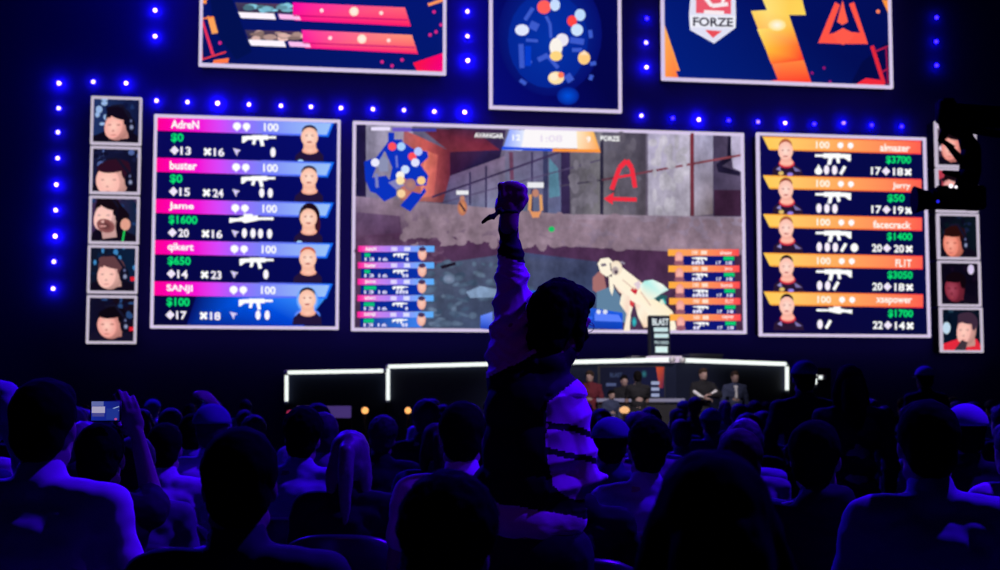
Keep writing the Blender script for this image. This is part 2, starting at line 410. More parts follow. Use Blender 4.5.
p.line(432, 197, 560, 152, 2, (60, 46, 84)); p.line(430, 206, 600, 160, 1.2, (86, 74, 110))
p.line(560, 186, 602, 180, 1.5, (70, 62, 84)); p.line(602, 180, 742, 155, 2.2, (104, 60, 78), (150, 74, 84))
# beam and ground below
p.poly([(350, 196), (400, 200), (560, 214), (560, 250), (400, 236), (350, 240)], [(142, 120, 150), (150, 128, 146), (150, 128, 142), (120, 100, 120), (92, 66, 96), (92, 66, 94)])
p.poly([(560, 214), (745, 217), (745, 256), (640, 250), (560, 246)], [(150, 130, 146), (150, 134, 156), (128, 108, 128), (138, 116, 134), (132, 112, 132)])
p.poly([(350, 212), (400, 216), (402, 236), (350, 240)], [(110, 84, 120), (96, 70, 100), (80, 52, 84), (96, 68, 96)])
p.poly([(350, 236), (400, 233), (560, 246), (745, 255), (745, 335), (350, 335)], [(92, 62, 92), (84, 52, 84), (78, 48, 82), (78, 46, 76), (70, 44, 74), (72, 52, 84)])
p.poly([(410, 272), (450, 262), (520, 252), (600, 262), (600, 330), (420, 330)], [(72, 66, 96), (84, 92, 120), (66, 76, 116), (60, 66, 100), (60, 80, 120), (66, 78, 104)])
for k in range(90):
    x, y = rnd.uniform(422, 530), rnd.uniform(262, 326); c = rnd.randint(-22, 30)
    p.ell(x, y, rnd.uniform(2, 8), rnd.uniform(1.5, 4), (84 + c, 104 + c, 132 + c), (76 + c // 2, 92 + c // 2, 118 + c // 2), 9, rnd.uniform(-.5, .5))
p.ell(449, 279, 6, 5, (165, 180, 215), (100, 120, 150)); p.poly([(466, 292), (480, 286), (500, 290), (505, 297), (470, 298)], (135, 160, 195))
p.poly([(440, 266), (455, 262), (456, 265), (442, 269)], (30, 20, 40))
for k in range(260):
    x, y = rnd.uniform(405, 742), rnd.uniform(217, 246); c = rnd.randint(-22, 22)
    p.ell(x, y + (x - 560) * .012, rnd.uniform(3, 9), rnd.uniform(2, 6), (144 + c // 2, 122 + c // 2, 138 + c // 2), (142, 120, 136), 10)
for k in range(120):
    x, y = rnd.uniform(572, 712), rnd.uniform(136, 212)
    if x > 598 and x < 606 or x > 640 and x < 652 or x > 686: continue
    b = 120 if x < 602 else (96 if x < 646 else 188); c = rnd.randint(-14, 14)
    p.ell(x, y, rnd.uniform(2, 6), rnd.uniform(3, 8), (b + c, b - 6 + c, b + 8 + c), (b + 0, b - 6, b + 8), 10)
for k in range(70):
    x, y = rnd.uniform(358, 440), rnd.uniform(238, 262); c = rnd.randint(-12, 14)
    p.ell(x, y, rnd.uniform(3, 9), rnd.uniform(2, 4), (92 + c, 62 + c, 92 + c), None, 8)
p.line(691.5, 130, 692, 216, 3.0, (132, 52, 66), (100, 44, 60))
# spray painted A with arrow
p.nbg = len(p.f)
red = (240, 46, 66)
for a in ((611, 190, 619, 168, 4.5), (619, 168, 626, 161, 5), (626, 161, 631, 168, 5), (631, 168, 634.5, 188, 4.5), (614, 178, 633, 175, 2.4), (606, 199, 636, 200, 4)): p.line(*a, red)
p.poly([(603, 199), (613, 193), (612, 205)], red)
# top score bar
p.poly([(509, 130), (525, 130.5), (522, 151), (502, 150.5)], [(150, 170, 255), (235, 240, 255), (225, 235, 255), (120, 150, 250)])
p.poly([(524, 130), (578, 131.5), (579, 149), (521, 148)], (252, 248, 250))
p.poly([(576, 131.5), (593, 132), (600, 152), (577, 151)], [(255, 235, 200), (255, 190, 90), (255, 160, 70), (255, 225, 180)])
p.poly([(502, 147), (552, 149), (552, 151.5), (501, 150)], (30, 80, 230)); p.poly([(552, 149), (599, 150), (600, 153), (552, 152)], (255, 150, 60))
p.text('12', 512, 138, 520, 6, W); p.text('9', 586, 140, 590, 6, W); p.text('1:08', 540, 139, 562, 7, (235, 225, 240))
p.text('AVANGAR', 474, 136, 503, 5, W, .03); p.text('FORZE', 600, 139, 619, 5, W, .03)
# mini map overlay
p.rect(371, 127.5, 390, 131, (235, 225, 255)); p.rect(392, 128, 411, 132, (110, 90, 200)); p.rect(411, 129, 436, 132, (60, 60, 160))
blue = (10, 50, 190)
for q in ([(388, 133), (394, 133), (394, 140), (402, 140), (402, 148), (384, 152), (377, 165), (372, 178), (386, 176), (396, 190), (396, 196), (384, 202), (376, 194), (370, 192), (365, 180), (364, 162), (376, 158), (388, 142)],
          [(384, 150), (402, 142), (414, 150), (427, 152), (428, 158), (420, 165), (428, 176), (426, 186), (412, 186), (402, 176), (396, 186), (388, 186), (392, 168)],
          [(400, 206), (412, 192), (420, 194), (424, 188), (426, 192), (410, 212)]):
    p.poly(q, blue)
p.poly([(376, 165), (382, 156), (388, 160), (388, 172), (380, 172)], (140, 145, 180)); p.line(376, 174, 377, 188, 3, (125, 130, 195)); p.line(396, 156, 397, 168, 2, (110, 120, 210))
p.poly([(388, 183), (400, 178), (404, 186), (396, 190)], (130, 130, 190)); p.ell(410, 185, 6, 6, (185, 130, 110), (150, 110, 130))
for x, y, c in ((392, 147, (255, 80, 90)), (401, 147, (170, 210, 255)), (412, 157, (255, 80, 90)), (418, 152, (185, 200, 255)), (415, 163, (225, 225, 255)), (375, 163, (235, 235, 255)), (405, 170, (205, 225, 255)), (400, 176, (250, 245, 235)),
                (400, 181, (250, 225, 170)), (421, 181, (250, 205, 140)), (401, 194, (250, 210, 160))): p.ell(x, y, 4.2, 4.2, c, c)
# two distant figures and crosshair
for x, y, s in ((462, 206, 1.0), (535, 203, 1.35)):
    p.rect(x - 6 * s, y - 15 * s, x + 6 * s, y - 11 * s, (235, 235, 240)); p.ell(x, y - 7 * s, 2.5 * s, 3 * s, (190, 130, 110))
    if s < 1.2: p.ell(x, y + 2, 4.8, 8, (226, 150, 90), (180, 110, 90)); p.line(x - 3, y - 3, x + 3, y + 6, 2, (60, 40, 60))
    else:
        p.line(x - 5, y - 8, x - 6, y + 8, 3, (224, 160, 100)); p.line(x + 5, y - 8, x + 6, y + 8, 3, (224, 160, 100)); p.poly([(x - 7, y + 6), (x - 3, y + 9), (x + 3, y + 9), (x + 7, y + 6), (x + 3, y + 15), (x - 3, y + 15)], (226, 150, 100))
p.ell(551, 229.5, 3, 2.8, (20, 190, 100))
# rifle in the player's hands
cream = (255, 244, 222)
p.poly([(592, 278), (602, 268), (606, 290), (600, 296), (592, 290)], (165, 110, 110)); p.poly([(596, 292), (612, 286), (626, 306), (626, 324), (596, 312)], (96, 130, 160))
p.poly([(590, 308), (622, 313), (622, 330), (588, 328)], [(30, 90, 220), (20, 90, 230), (10, 60, 180), (20, 60, 170)])
p.poly([(594, 313), (618, 315), (622, 322), (594, 321)], (90, 130, 255)); p.ell(598, 312, 2.3, 2.3, (220, 225, 245)); p.ell(604.5, 312, 2.3, 2.3, (220, 225, 245))
p.poly([(480, 316), (492, 312), (492, 330), (480, 329)], [(90, 130, 250), (120, 150, 255), (20, 60, 190), (20, 60, 180)]); p.line(530, 292, 552, 292, 2.4, (20, 90, 220)); p.line(530, 316, 592, 318, 3, (40, 100, 240))
dk = (70, 60, 80)
p.poly([(613, 270), (622, 268), (640, 282), (672, 312), (676, 330), (660, 332), (646, 312), (618, 292), (610, 280)], [cream, cream, (250, 225, 205), (255, 240, 205), (255, 246, 225), (255, 246, 225), cream, (250, 215, 195), cream])
p.poly([(597, 264), (600, 259), (608, 258), (612, 262), (612, 274), (606, 277), (600, 273)], cream); p.ell(615.5, 268.5, 6, 7.5, cream, (245, 225, 200)); p.poly([(600, 264), (605, 263.5), (606, 266), (601, 267)], (120, 110, 125)); p.ell(614.5, 271, 3.6, 4.4, (150, 130, 140), (200, 185, 180)); p.ell(615.5, 272.5, 1.6, 2, (70, 50, 70)); p.line(609.5, 263, 610.5, 271, 1.1, dk)
p.poly([(608, 276), (612, 278), (613, 289), (611.5, 296), (609, 290)], cream); p.line(620, 262, 624, 264, 2, (150, 140, 160))
p.poly([(633, 284), (638, 281), (641, 286), (637, 290)], (225, 205, 215)); p.poly([(631, 287), (637, 290), (635, 295), (630, 291)], (205, 16, 50))
p.poly([(639, 286), (644, 281), (652, 280), (661, 284), (668, 290), (660, 294), (654, 299), (648, 300), (642, 295)], [(240, 255, 245), (170, 240, 235), (220, 255, 245), (250, 255, 245), (190, 235, 230), (215, 245, 235), (170, 235, 225), cream, cream])
p.poly([(653, 299), (660, 294.5), (667, 296), (664, 304), (658, 302)], (40, 90, 96)); p.ell(661.5, 302, 2.4, 2.6, (225, 240, 215)); p.line(662, 299, 665, 304, 1.6, (60, 190, 190))
p.poly([(621, 294), (628, 296), (633, 304), (630, 314), (629, 331), (623, 332), (626, 314), (619, 304)], [cream, (250, 225, 205), cream, cream, (255, 236, 215), (255, 236, 215), (250, 215, 195), cream]); p.ell(633.5, 322, 2.4, 5, (60, 200, 205), (40, 120, 140))
p.poly([(634, 304), (642, 306), (650, 318), (648, 327), (643, 328), (637, 316)], [(250, 200, 180), cream, (255, 238, 210), (250, 220, 190), (240, 200, 170), cream]); p.poly([(629, 300), (634, 303), (632, 308), (629, 305)], (215, 60, 70)); p.line(640, 292, 650, 306, 1.2, (225, 190, 170)); p.line(622, 280, 634, 290, 1.2, (225, 195, 175))
# small copies of the score lists in the picture
for i in range(5):
    y = 246.2 + 16.4 * i; xo = -.25 * i
    p.strip([x + xo for x in (358, 366, 380, 400, 418, 434)], [(255, 0, 150), (250, 90, 190), (200, 130, 240), (150, 130, 250), (120, 170, 255), (90, 175, 255)], lambda x: y, lambda x: y + 6)
    p.text(['AdreN', 'buster', 'Jame', 'qikert', 'SANJI'][i], 365 + xo, y + 3, 376 + xo, 3.6, W); p.rect(391 + xo, y + 1.2, 397 + xo, y + 5, (225, 215, 255)); p.rect(404 + xo, y + 1.2, 410 + xo, y + 5, (225, 225, 255))
    p.rect(361 + xo, y + 6, 422 + xo, y + 16, (6, 30, 130), (8, 50, 170) if i < 4 else (60, 130, 240))
    p.rect(364.5 + xo, y + 7.3, 364.5 + [5.5, 5.5, 12, 10.5, 10][i] + xo, y + 11, (10, 190, 120))
    rifle(p, 393 + xo, y + 8.5, .44)
    for x0, x1 in ((364.5, 374), (378.5, 387.5)): p.text('13' if x0 < 370 else '16', x0 + xo, y + 13.3, x1 + xo, 3.4, (225, 220, 255))
    for k in range([1, 2, 4, 1, 2][i]): p.ell(407 + xo - 3.2 * k, y + 13.3, 1.3, 1.8, (225, 225, 255))
    p.ell(422 + xo, y + 8, 4.3, 6.5, (250, 205, 190), (240, 170, 150)); p.ell(422 + xo, y + 3.2, 3.6, 2.4, (70, 50, 90))
for i in range(5):
    y = 249.6 + 16.2 * i; xo = .4 * i
    p.strip([x + xo for x in (667, 684, 700, 718, 738)], [(255, 175, 60), (255, 160, 90), (255, 150, 90), (255, 130, 90), (255, 70, 80)], lambda x: y, lambda x: y + 6.6)
    p.text('100', 691 + xo, y + 3.2, 697 + xo, 3.8, (255, 235, 220)); p.rect(700 + xo, y + 1.4, 706 + xo, y + 5.2, (255, 225, 205)); p.text(['almazer', 'Jerry', 'facecrack', 'FL1T', 'xsepower'][i], 719 + xo + (4 if i in (1, 3) else 0), y + 3.4, 731 + xo, 3.8, (255, 230, 225))
    p.rect(680 + xo, y + 6.6, 733 + xo, y + 16, (14, 20, 110), (12, 24, 120)); p.rect(722.5 + xo, y + 7.2, 733 + xo, y + 11, (10, 195, 110))
    rifle(p, 691 + xo, y + 9, .44, flip=True)
    for k in range([4, 3, 5, 3, 2][i]): p.ell(692 + xo + 3.2 * k, y + 13.6, 1.3, 1.8, (235, 230, 255))
    p.text('17', 715 + xo, y + 13.6, 720 + xo, 3.4, (235, 230, 255)); p.text('18', 725 + xo, y + 13.6, 731 + xo, 3.4, (235, 230, 255))
    p.ell(678 + xo, y + 8.5, 4.2, 6.2, (250, 190, 180), (240, 150, 140)); p.ell(678 + xo, y + 14, 5, 2.6, (150, 90, 110))
p.build('display', root)

# ---------------- upper left screen
root, p = screen('video_screen', 'upper left screen with two pink match bars on dark blue', 'screen',
                 [(202, -76), (447, -66), (445.2, 76), (197.8, 65.5)], 3.2, 'video screens on the backdrop')
p.poly([(195, -80), (450, -75), (450, 82), (192, 72)], [(4, 20, 110), (4, 20, 120), (2, 24, 110), (4, 16, 90)])
p.poly([(198, -60), (210, -60), (252, 52), (236, 60), (214, 30)], (2, 16, 80))
for (xa, xb, y, c2) in ((216, 240, -26, (255, 60, 120)), (232, 405, -2, (255, 40, 110))):
    pass
def bar(x, y, L, s, colA, colB):
    p.poly([(x, y), (x + L * .33, y + 1.6), (x + L * .37, y + 11), (x + 3.5, y + 9.5)], [(70, 60, 90), (90, 60, 90), (60, 40, 60), (50, 40, 70)])
    r2 = random.Random(int(x))
    for k in range(16):
        u = r2.uniform(.03, .33); b = r2.randint(120, 250)
        p.ell(x + 3 + L * u, y + 1.5 + r2.uniform(1, 7), r2.uniform(3, 7), r2.uniform(1, 3), (b * (.9 if s else .6), b * .9, b) if not s else (b, b * .82, b * .78))
    p.poly([(x + 3, y + 9.5), (x + 39, y + 11), (x + 41, y + 17), (x + 6, y + 15.5)], (255, 245, 255))
    p.poly([(x + L * .34, y), (x + L, y + 5), (x + L + 6, y + 24), (x + 60, y + 18), (x + 58, y + 12)], [colA, colB, (255, 20, 100), (255, 0, 140), (255, 10, 150)])
    p.poly([(x + 43, y + 11.5), (x + 64, y + 12.5), (x + 66, y + 17.5), (x + 45, y + 16.5)], (255, 190, 240))
    p.line(x + 58, y + 13, x + L + 3, y + 17.5, 1.2, (200, 0, 110))
    p.ell(x + L * .51, y + 8, 2, 2, (255, 225, 230)); p.ell(x + L * .70, y + 9, 4.6, 4.6, (255, 244, 235), (255, 225, 200)); p.ell(x + L * .86, y + 10.5, 2, 2, (255, 225, 220))
bar(235, 2.5, 170, 0, (255, 0, 165), (255, 100, 120))
bar(245, 30, 167, 1, (255, 40, 160), (255, 150, 120))
bar(224, -26, 172, 0, (255, 0, 165), (255, 90, 120))
p.poly([(413, 63), (443, 53), (443, 73), (417, 71)], [(250, 20, 60), (250, 0, 110), (240, 0, 130), (255, 20, 70)])
p.poly([(207, 16), (214, 18), (218, 33), (212, 34)], (255, 165, 90)); p.line(201, 19, 214, 17, 1.6, (255, 130, 60)); p.line(202, 21, 213, 55, 3, (235, 50, 90)); p.line(200, 60, 226, 52, 1.6, (235, 60, 60)); p.poly([(214, 60), (229, 58), (228, 63), (212, 64)], (255, 120, 70))
p.poly([(201, 0), (207, 0), (206, 4), (201, 3)], (255, 150, 70)); p.line(428, 5, 443, 0, 3, (255, 150, 90)); p.line(199, 30, 202, 60, 2, (240, 70, 70))
for x, y in ((434, 12), (436, 32), (430, 35), (382, 62), (392, 66), (402, 60), (220, 43), (441, 25)): p.ell(x, y, 1.8, 1.8, (210, 40, 130))
p.build('display', root)

# ---------------- map screen
root, p = screen('video_screen', 'small upper middle screen showing a dark blue match map with glowing dots', 'screen',
                 [(490, -70), (621, -65), (620.8, 113), (488.6, 109)], 3.2, 'video screens on the backdrop')
p.poly([(485, -75), (625, -70), (625, 118), (483, 114)], [(3, 8, 90), (2, 6, 80), (4, 4, 70), (6, 10, 120)])
p.ell(550, 34, 52, 62, (6, 44, 160), (6, 14, 110), 30); p.ell(548, 40, 40, 48, (4, 50, 165), (4, 38, 150), 24)
p.ell(568, 96, 11, 9, (0, 80, 220), (5, 35, 150))
for a in ((525, 20, 533, 8, 4), (530, 24, 538, 28, 8), (526, 40, 538, 41, 3), (521, 44, 522, 68, 5), (546, 16, 550, 24, 3), (550, 24, 551, 38, 3), (538, 60, 548, 55, 5), (548, 56, 558, 68, 4), (570, 40, 584, 42, 6), (572, 50, 582, 50, 4), (566, 80, 572, 76, 8), (590, 30, 591, 38, 4), (590, 64, 596, 63, 4), (592, 75, 590, 80, 4), (520, 80, 526, 84, 4), (530, 62, 532, 62, 3)): p.line(*a, (60, 90, 205))
p.line(528, 46, 528, 66, 6, (5, 60, 205))
for x, y, rx, ry, c in ((544, 7, 7, 7, (255, 95, 90)), (555, 5, 5, 6, (200, 222, 255)), (580, 15, 5.4, 6, (190, 220, 255)), (572, 21, 5, 5.6, (255, 70, 70)), (577, 30, 6, 6, (205, 228, 255)), (522, 30, 7, 5.6, (225, 232, 255)), (562, 40, 6.5, 6.5, (235, 230, 245)), (556, 47, 6.5, 9, (250, 244, 235)), (556, 56, 6.2, 5, (255, 215, 130)), (584, 58, 6.2, 6.6, (255, 205, 130)), (556, 78, 8, 6.4, (255, 225, 170))): p.ell(x, y, rx, ry, c, c)
p.poly([(515, 30), (519, 26), (519, 34)], (225, 232, 255)); p.poly([(584, 50), (580, 55), (588, 55)], (255, 225, 190)); p.ell(561, 75, 3, 3, (255, 120, 90)); p.ell(554, 77, 4, 4, (255, 235, 205))
p.build('display', root)

# ---------------- upper right screen
root, p = screen('video_screen', 'upper right screen with two team crests split by a yellow and red lightning bolt', 'screen',
                 [(661, -56), (891, -48), (891, 88.5), (661, 80.5)], 3.2, 'video screens on the backdrop')
p.poly([(655, -60), (895, -52), (895, 95), (655, 87)], [(2, 20, 110), (2, 14, 90), (3, 12, 80), (2, 32, 130)])
p.poly([(663, 20), (680, 71), (676, 71), (679, 82), (663, 80)], [(255, 180, 90), (255, 150, 60), (255, 130, 70), (255, 110, 50), (255, 150, 60)])
p.poly([(740, -60), (790, -56), (806, 15), (789, 15), (812, 84), (779, 83), (751, 11), (767, 10)], [(255, 190, 60), (255, 200, 80), (255, 215, 90), (255, 210, 90), (255, 40, 40), (255, 70, 50), (255, 215, 100), (255, 225, 120)])
p.poly([(757, 29), (793, 27), (799, 45), (766, 50)], [(255, 225, 110), (255, 190, 70), (255, 110, 50), (255, 190, 60)])
p.poly([(766, 50), (799, 45), (804, 60), (771, 64)], [(255, 190, 60), (255, 110, 50), (255, 50, 45), (255, 110, 50)])
p.ell(777, 25, 9, 6, (255, 250, 235), (255, 225, 130)); p.poly([(765, 82), (780, 79), (780, 84), (765, 84)], (255, 60, 40))
# shield crest
p.poly([(692, -22), (735, -22), (736, 15), (735.5, 28), (714, 43.5), (690, 30), (689, 15)], (225, 225, 245))
p.poly([(696, -18), (731, -18), (731, 14), (696, 13)], (235, 90, 110))
for a in ((702, -6, 712, 6, 4), (712, 6, 728, 4, 4), (704, 12, 724, 13, 4), (726, -8, 722, 4, 3)): p.line(*a, (250, 235, 240))
p.poly([(705, 30), (722, 31), (713, 38)], (235, 80, 90)); p.poly([(690, 15), (736, 16), (735.5, 28), (690, 27.5)], (238, 238, 250))
p.text('FORZE', 693, 22, 733, 9, (44, 40, 60), .02)
# red winged A crest
p.poly([(835, 2), (840, 5), (829, 34), (844, 31), (848, 38), (843, 44), (818, 43)], (255, 84, 70)); p.poly([(849, 4), (854, 2), (868, 44), (846, 44), (841, 37), (844, 31), (860, 33)], (255, 84, 70))
p.poly([(842.5, 0), (848, 22), (842.5, 25), (837, 22)], (255, 95, 75)); p.poly([(832, 34), (843, 28), (855, 34), (849, 42), (843, 45), (837, 42)], (255, 90, 75))
p.poly([(862, 62), (900, 40), (900, 90), (850, 90)], (3, 10, 70)); p.line(872, 46, 884, 84, 4, (225, 40, 60)); p.line(874, 52, 889, 46, 1.4, (190, 30, 70)); p.line(882, 72, 889, 68, 1.4, (190, 30, 70)); p.line(886, 46, 888, 84, 1.6, (150, 20, 70))
p.poly([(856, 84), (866, 78), (880, 80), (886, 86), (856, 86)], (240, 40, 60)); p.poly([(882, 0), (888, 0), (889, 15)], (255, 150, 60)); p.ell(878, 11.5, 2, 2, (255, 130, 90))
for x, y in ((812, 73), (824, 68), (830, 82)): p.ell(x, y, 1.5, 1.5, (150, 20, 110))
p.build('display', root)

# ---------------- portrait monitors
def face(p, x0, y0, x1, y1, sk, hx, hy, rx, ry, ang, hairc, bgs, head=1, shirt=(14, 8, 26), beard_shade=False, sub=(255, 205, 190)):
    W_, H_ = x1 - x0, y1 - y0
    X = lambda u: x0 + u * W_; Y = lambda v: y0 + v * H_
    p.rect(x0, y0, x1, y1, bgs[0], bgs[1])
    r2 = random.Random(int(x0 * 7 + y0))
    for k in range(22):
        p.ell(X(r2.uniform(.02, .98)), Y(r2.uniform(.02, .6)), r2.uniform(1, 4), r2.uniform(1, 4), [bgs[2], bgs[0], bgs[1]][k % 3], None, 8)
    p.poly([(X(0), Y(1)), (X(.02), Y(.82)), (X(hx - .2), Y(.7)), (X(hx + .28), Y(.7)), (X(1), Y(.84)), (X(1), Y(1))], shirt)
    p.poly([(X(hx - .12), Y(hy + .1)), (X(hx + .22), Y(hy)), (X(hx + .25), Y(.86)), (X(hx - .06), Y(.9))], tuple(int(c * .8) for c in sk))
    p.ell(X(hx + .05), Y(hy - ry * .52), rx * W_ * 1.1, ry * H_ * .78, hairc, None, 20, ang)
    dk_ = tuple(int(c * .72) for c in sk)
    p.ell(X(hx + .02), Y(hy), rx * W_ * 1.04, ry * H_, sk, dk_, 22, ang)
    p.ell(X(hx - rx * .22), Y(hy + ry * .05), rx * W_ * .74, ry * H_ * .84, sub, sk, 22, ang)
    p.ell(X(hx + .04), Y(hy - ry * .86), rx * W_ * 1.05, ry * H_ * .38, hairc, None, 20, ang + .12)
    p.ell(X(hx + rx * .9), Y(hy - ry * .42), rx * W_ * .24, ry * H_ * .4, hairc, None, 16, ang)
    for k in range(5): p.ell(X(hx - rx * .6 + k * rx * .4), Y(hy - ry * .66 - .02 * (k % 2)), 2.2, 2.0, hairc, None, 8)
    if beard_shade: p.ell(X(hx + .0), Y(hy + ry * .6), rx * W_ * .8, ry * H_ * .42, (70, 30, 36), (150, 90, 90), 16, ang)
    sh_ = tuple(int(c * .55) for c in sk)
    p.ell(X(hx - rx * .55), Y(hy - ry * .06), W_ * .045, H_ * .02, sh_, sk); p.ell(X(hx + rx * .2), Y(hy - ry * .06), W_ * .05, H_ * .02, sh_, sk)
    p.ell(X(hx - rx * .25), Y(hy + ry * .34), W_ * .03, H_ * .03, dk_, sk); p.ell(X(hx - rx * .22), Y(hy + ry * .62), W_ * .07, H_ * .016, (190, 90, 90), sk)
    if head:
        p.line(X(hx + rx + .07), Y(hy - .12), X(hx + .12), Y(hy - ry - .12), 2.6, (20, 18, 40)); p.line(X(hx + .12), Y(hy - ry - .12), X(hx - .1), Y(hy - ry - .1), 2, (20, 18, 40))
        p.ell(X(hx + rx + .05), Y(hy - .0), W_ * .10, H_ * .17, (14, 12, 30), None, 16); p.ell(X(hx + rx + .07), Y(hy + .03), W_ * .045, H_ * .06, (170, 180, 215), (50, 50, 90), 12); p.ell(X(hx + rx + .06), Y(hy - .10), W_ * .03, H_ * .04, (120, 130, 175), (40, 40, 80), 12)
DK = [(20, 20, 60), (30, 30, 80), (110, 140, 200)]
LM = [((91.4, 96), (142, 98), (141.3, 146), (90.3, 144)), ((90.6, 146), (140.8, 147.5), (140, 195), (89.6, 193.5)),
      ((89.6, 195.5), (139.8, 197), (138.8, 244.5), (88.4, 243.5)), ((88.3, 245), (138.4, 246), (137.2, 294), (87, 293)), ((87.2, 295), (137.2, 296), (136, 344), (86, 343.5))]
LD = ['dark-haired player in headphones looking down, topmost left portrait monitor', 'close-up of a short-haired player in headphones, second left portrait monitor from top',
      'long-haired bearded player with green cord, third left portrait monitor from top', 'brown-haired pale player, fourth left portrait monitor from top', 'black-haired player with red shirt, bottom left portrait monitor']
for i, q in enumerate(LM):
    root, p = screen('portrait_monitor', 'square screen: ' + LD[i], 'monitor', q, 2.4, 'square portrait monitors stacked left of the left scoreboard', FRAME_D)
    x0, y0, x1, y1 = q[3][0] + 1, q[0][1] + 1, q[1][0] - 1, q[2][1] - 1
    if i == 0: face(p, x0, y0, x1, y1, (245, 170, 160), .50, .60, .24, .31, .25, (16, 8, 26), [(30, 50, 100), (14, 20, 60), (150, 180, 225)])
    if i == 1: face(p, x0, y0, x1, y1, (250, 185, 175), .42, .72, .32, .36, -.25, (44, 14, 34), [(20, 24, 60), (12, 12, 40), (80, 100, 160)])
    if i == 2:
        face(p, x0, y0, x1, y1, (250, 195, 190), .33, .42, .24, .34, .35, (20, 8, 18), [(60, 40, 80), (10, 30, 60), (30, 60, 110)], beard_shade=True)
        p.poly([(x0 + 30, y0 + 6), (x0 + 40, y0 + 18), (x0 + 38, y0 + 34), (x0 + 28, y0 + 44), (x0 + 26, y0 + 30)], (18, 8, 20)); p.ell(x0 + 36, y0 + 28, 5, 6, (225, 160, 140)); p.line(x0 + 33, y1 - 1, x0 + 35, y0 + 34, 1.8, (30, 200, 90))
    if i == 3: face(p, x0, y0, x1, y1, (250, 190, 180), .43, .62, .25, .31, .15, (96, 60, 66), [(14, 20, 40), (10, 30, 60), (60, 130, 190)])
    if i == 4: face(p, x0, y0, x1, y1, (240, 160, 150), .46, .62, .26, .30, -.25, (12, 6, 16), [(12, 12, 40), (20, 10, 24), (40, 70, 120)], shirt=(20, 16, 40)); 
    if i in (3, 4): p.rect(x1 - 7, y1 - 16, x1 - 1, y1 - 12, (220, 30, 50))
    p.build('display', root)
RM = [((934.5, 121.5), (975.3, 122.5), (976.3, 168), (935.5, 167)), ((935.5, 168), (976.5, 169), (977.5, 213), (936.5, 212)),
      ((937, 213.5), (978, 214), (979.4, 260), (937.3, 259)), ((937.8, 260.5), (979.8, 261.5), (981, 307), (939, 306)), ((939.5, 307), (981.5, 308), (983, 353), (940.5, 352))]
RD = ['player behind a black camera crane, topmost right portrait monitor', 'pale player half hidden by a camera crane, second right portrait monitor from top', 'short-haired player looking down, third right portrait monitor from top',
      'dim red-lit player, fourth right portrait monitor from top', 'player with white headset and red collar, bottom right portrait monitor']
for i, q in enumerate(RM):
    root, p = screen('portrait_monitor', 'square screen: ' + RD[i], 'monitor', q, 2.4, 'square portrait monitors stacked right of the right scoreboard', FRAME_D)
    x0, y0, x1, y1 = q[3][0] + 1, q[0][1] + 1, q[1][0] - 1, q[2][1] - 1
    if i == 0: face(p, x0, y0, x1, y1, (235, 140, 130), .42, .55, .3, .34, .1, (20, 8, 16), [(60, 40, 60), (12, 10, 30), (220, 200, 220)])
    if i == 1: face(p, x0, y0, x1, y1, (225, 140, 140), .4, .45, .28, .34, .2, (20, 8, 16), [(190, 60, 80), (40, 20, 40), (220, 210, 225)])
    if i == 2: face(p, x0, y0, x1, y1, (235, 130, 110), .38, .66, .26, .32, -.15, (40, 12, 12), [(8, 8, 26), (8, 20, 30), (20, 30, 60)], sub=(250, 170, 150)); 
    if i == 3: face(p, x0, y0, x1, y1, (130, 40, 60), .36, .62, .24, .3, -.15, (14, 4, 12), [(8, 4, 20), (10, 6, 24), (20, 8, 30)], head=0, sub=(165, 70, 90)); p.ell(x1 - 8, y0 + 8, 3.2, 5, (215, 200, 235))
    if i == 4: face(p, x0, y0, x1, y1, (245, 180, 170), .62, .52, .24, .33, .1, (60, 40, 60), [(6, 20, 40), (4, 14, 30), (30, 60, 80)], shirt=(225, 40, 60), head=0); p.ell(x0 + 5, y0 + 20, 4, 6, (190, 215, 235)); p.poly([(x0 + 12, y1 - 1), (x0 + 20, y1 - 12), (x0 + 26, y1 - 10), (x0 + 24, y1 - 1)], (60, 50, 60))
    p.build('display', root)

# ================================================================== LAMPS on the backdrop
def lamp_proto():
    root = empty('pin_lamp')
    bm = bmesh.new(); cone(bm, (0, .13, 0), (0, .06, 0), .03, .03, 14); cone(bm, (0, .13, 0), (0, .11, 0), .045, .045, 18)
    link_mesh('housing', to_mesh(bm), BLACK, root)
    bm = bmesh.new(); sph(bm, (0, .02, 0), (.046, .046, .046), sub=2); link_mesh('lens', to_mesh(bm), emit('lamp_glass', (1, 1, 1), 1.0), root)
    return root
proto_lamp = lamp_proto(); lamp_used = [False]
def lamp(px, py, lvl, energy, label, group):
    if lamp_used[0]: o = copy_tree(proto_lamp)
    else: o = proto_lamp; lamp_used[0] = True
    o.location = PY(px, py, YB - .125); tag(o, label, 'lamp', group)
    b = energy * LAMPK
    r_, g_ = {3: (1.1 + b * .03, 1.05 + b * .012), 2: (.8, .4), 1: (.16, .06), 0: (.08, .03)}[lvl]
    m = emit('lamp_glow_%d_%d' % (lvl, round(energy)), (r_, g_, b), 1.0, sample=True)
    for ch in o.children:
        if ch.name.startswith('lens'): ch.material_slots[0].link = 'OBJECT'; ch.material_slots[0].material = m
LAMPK = 11
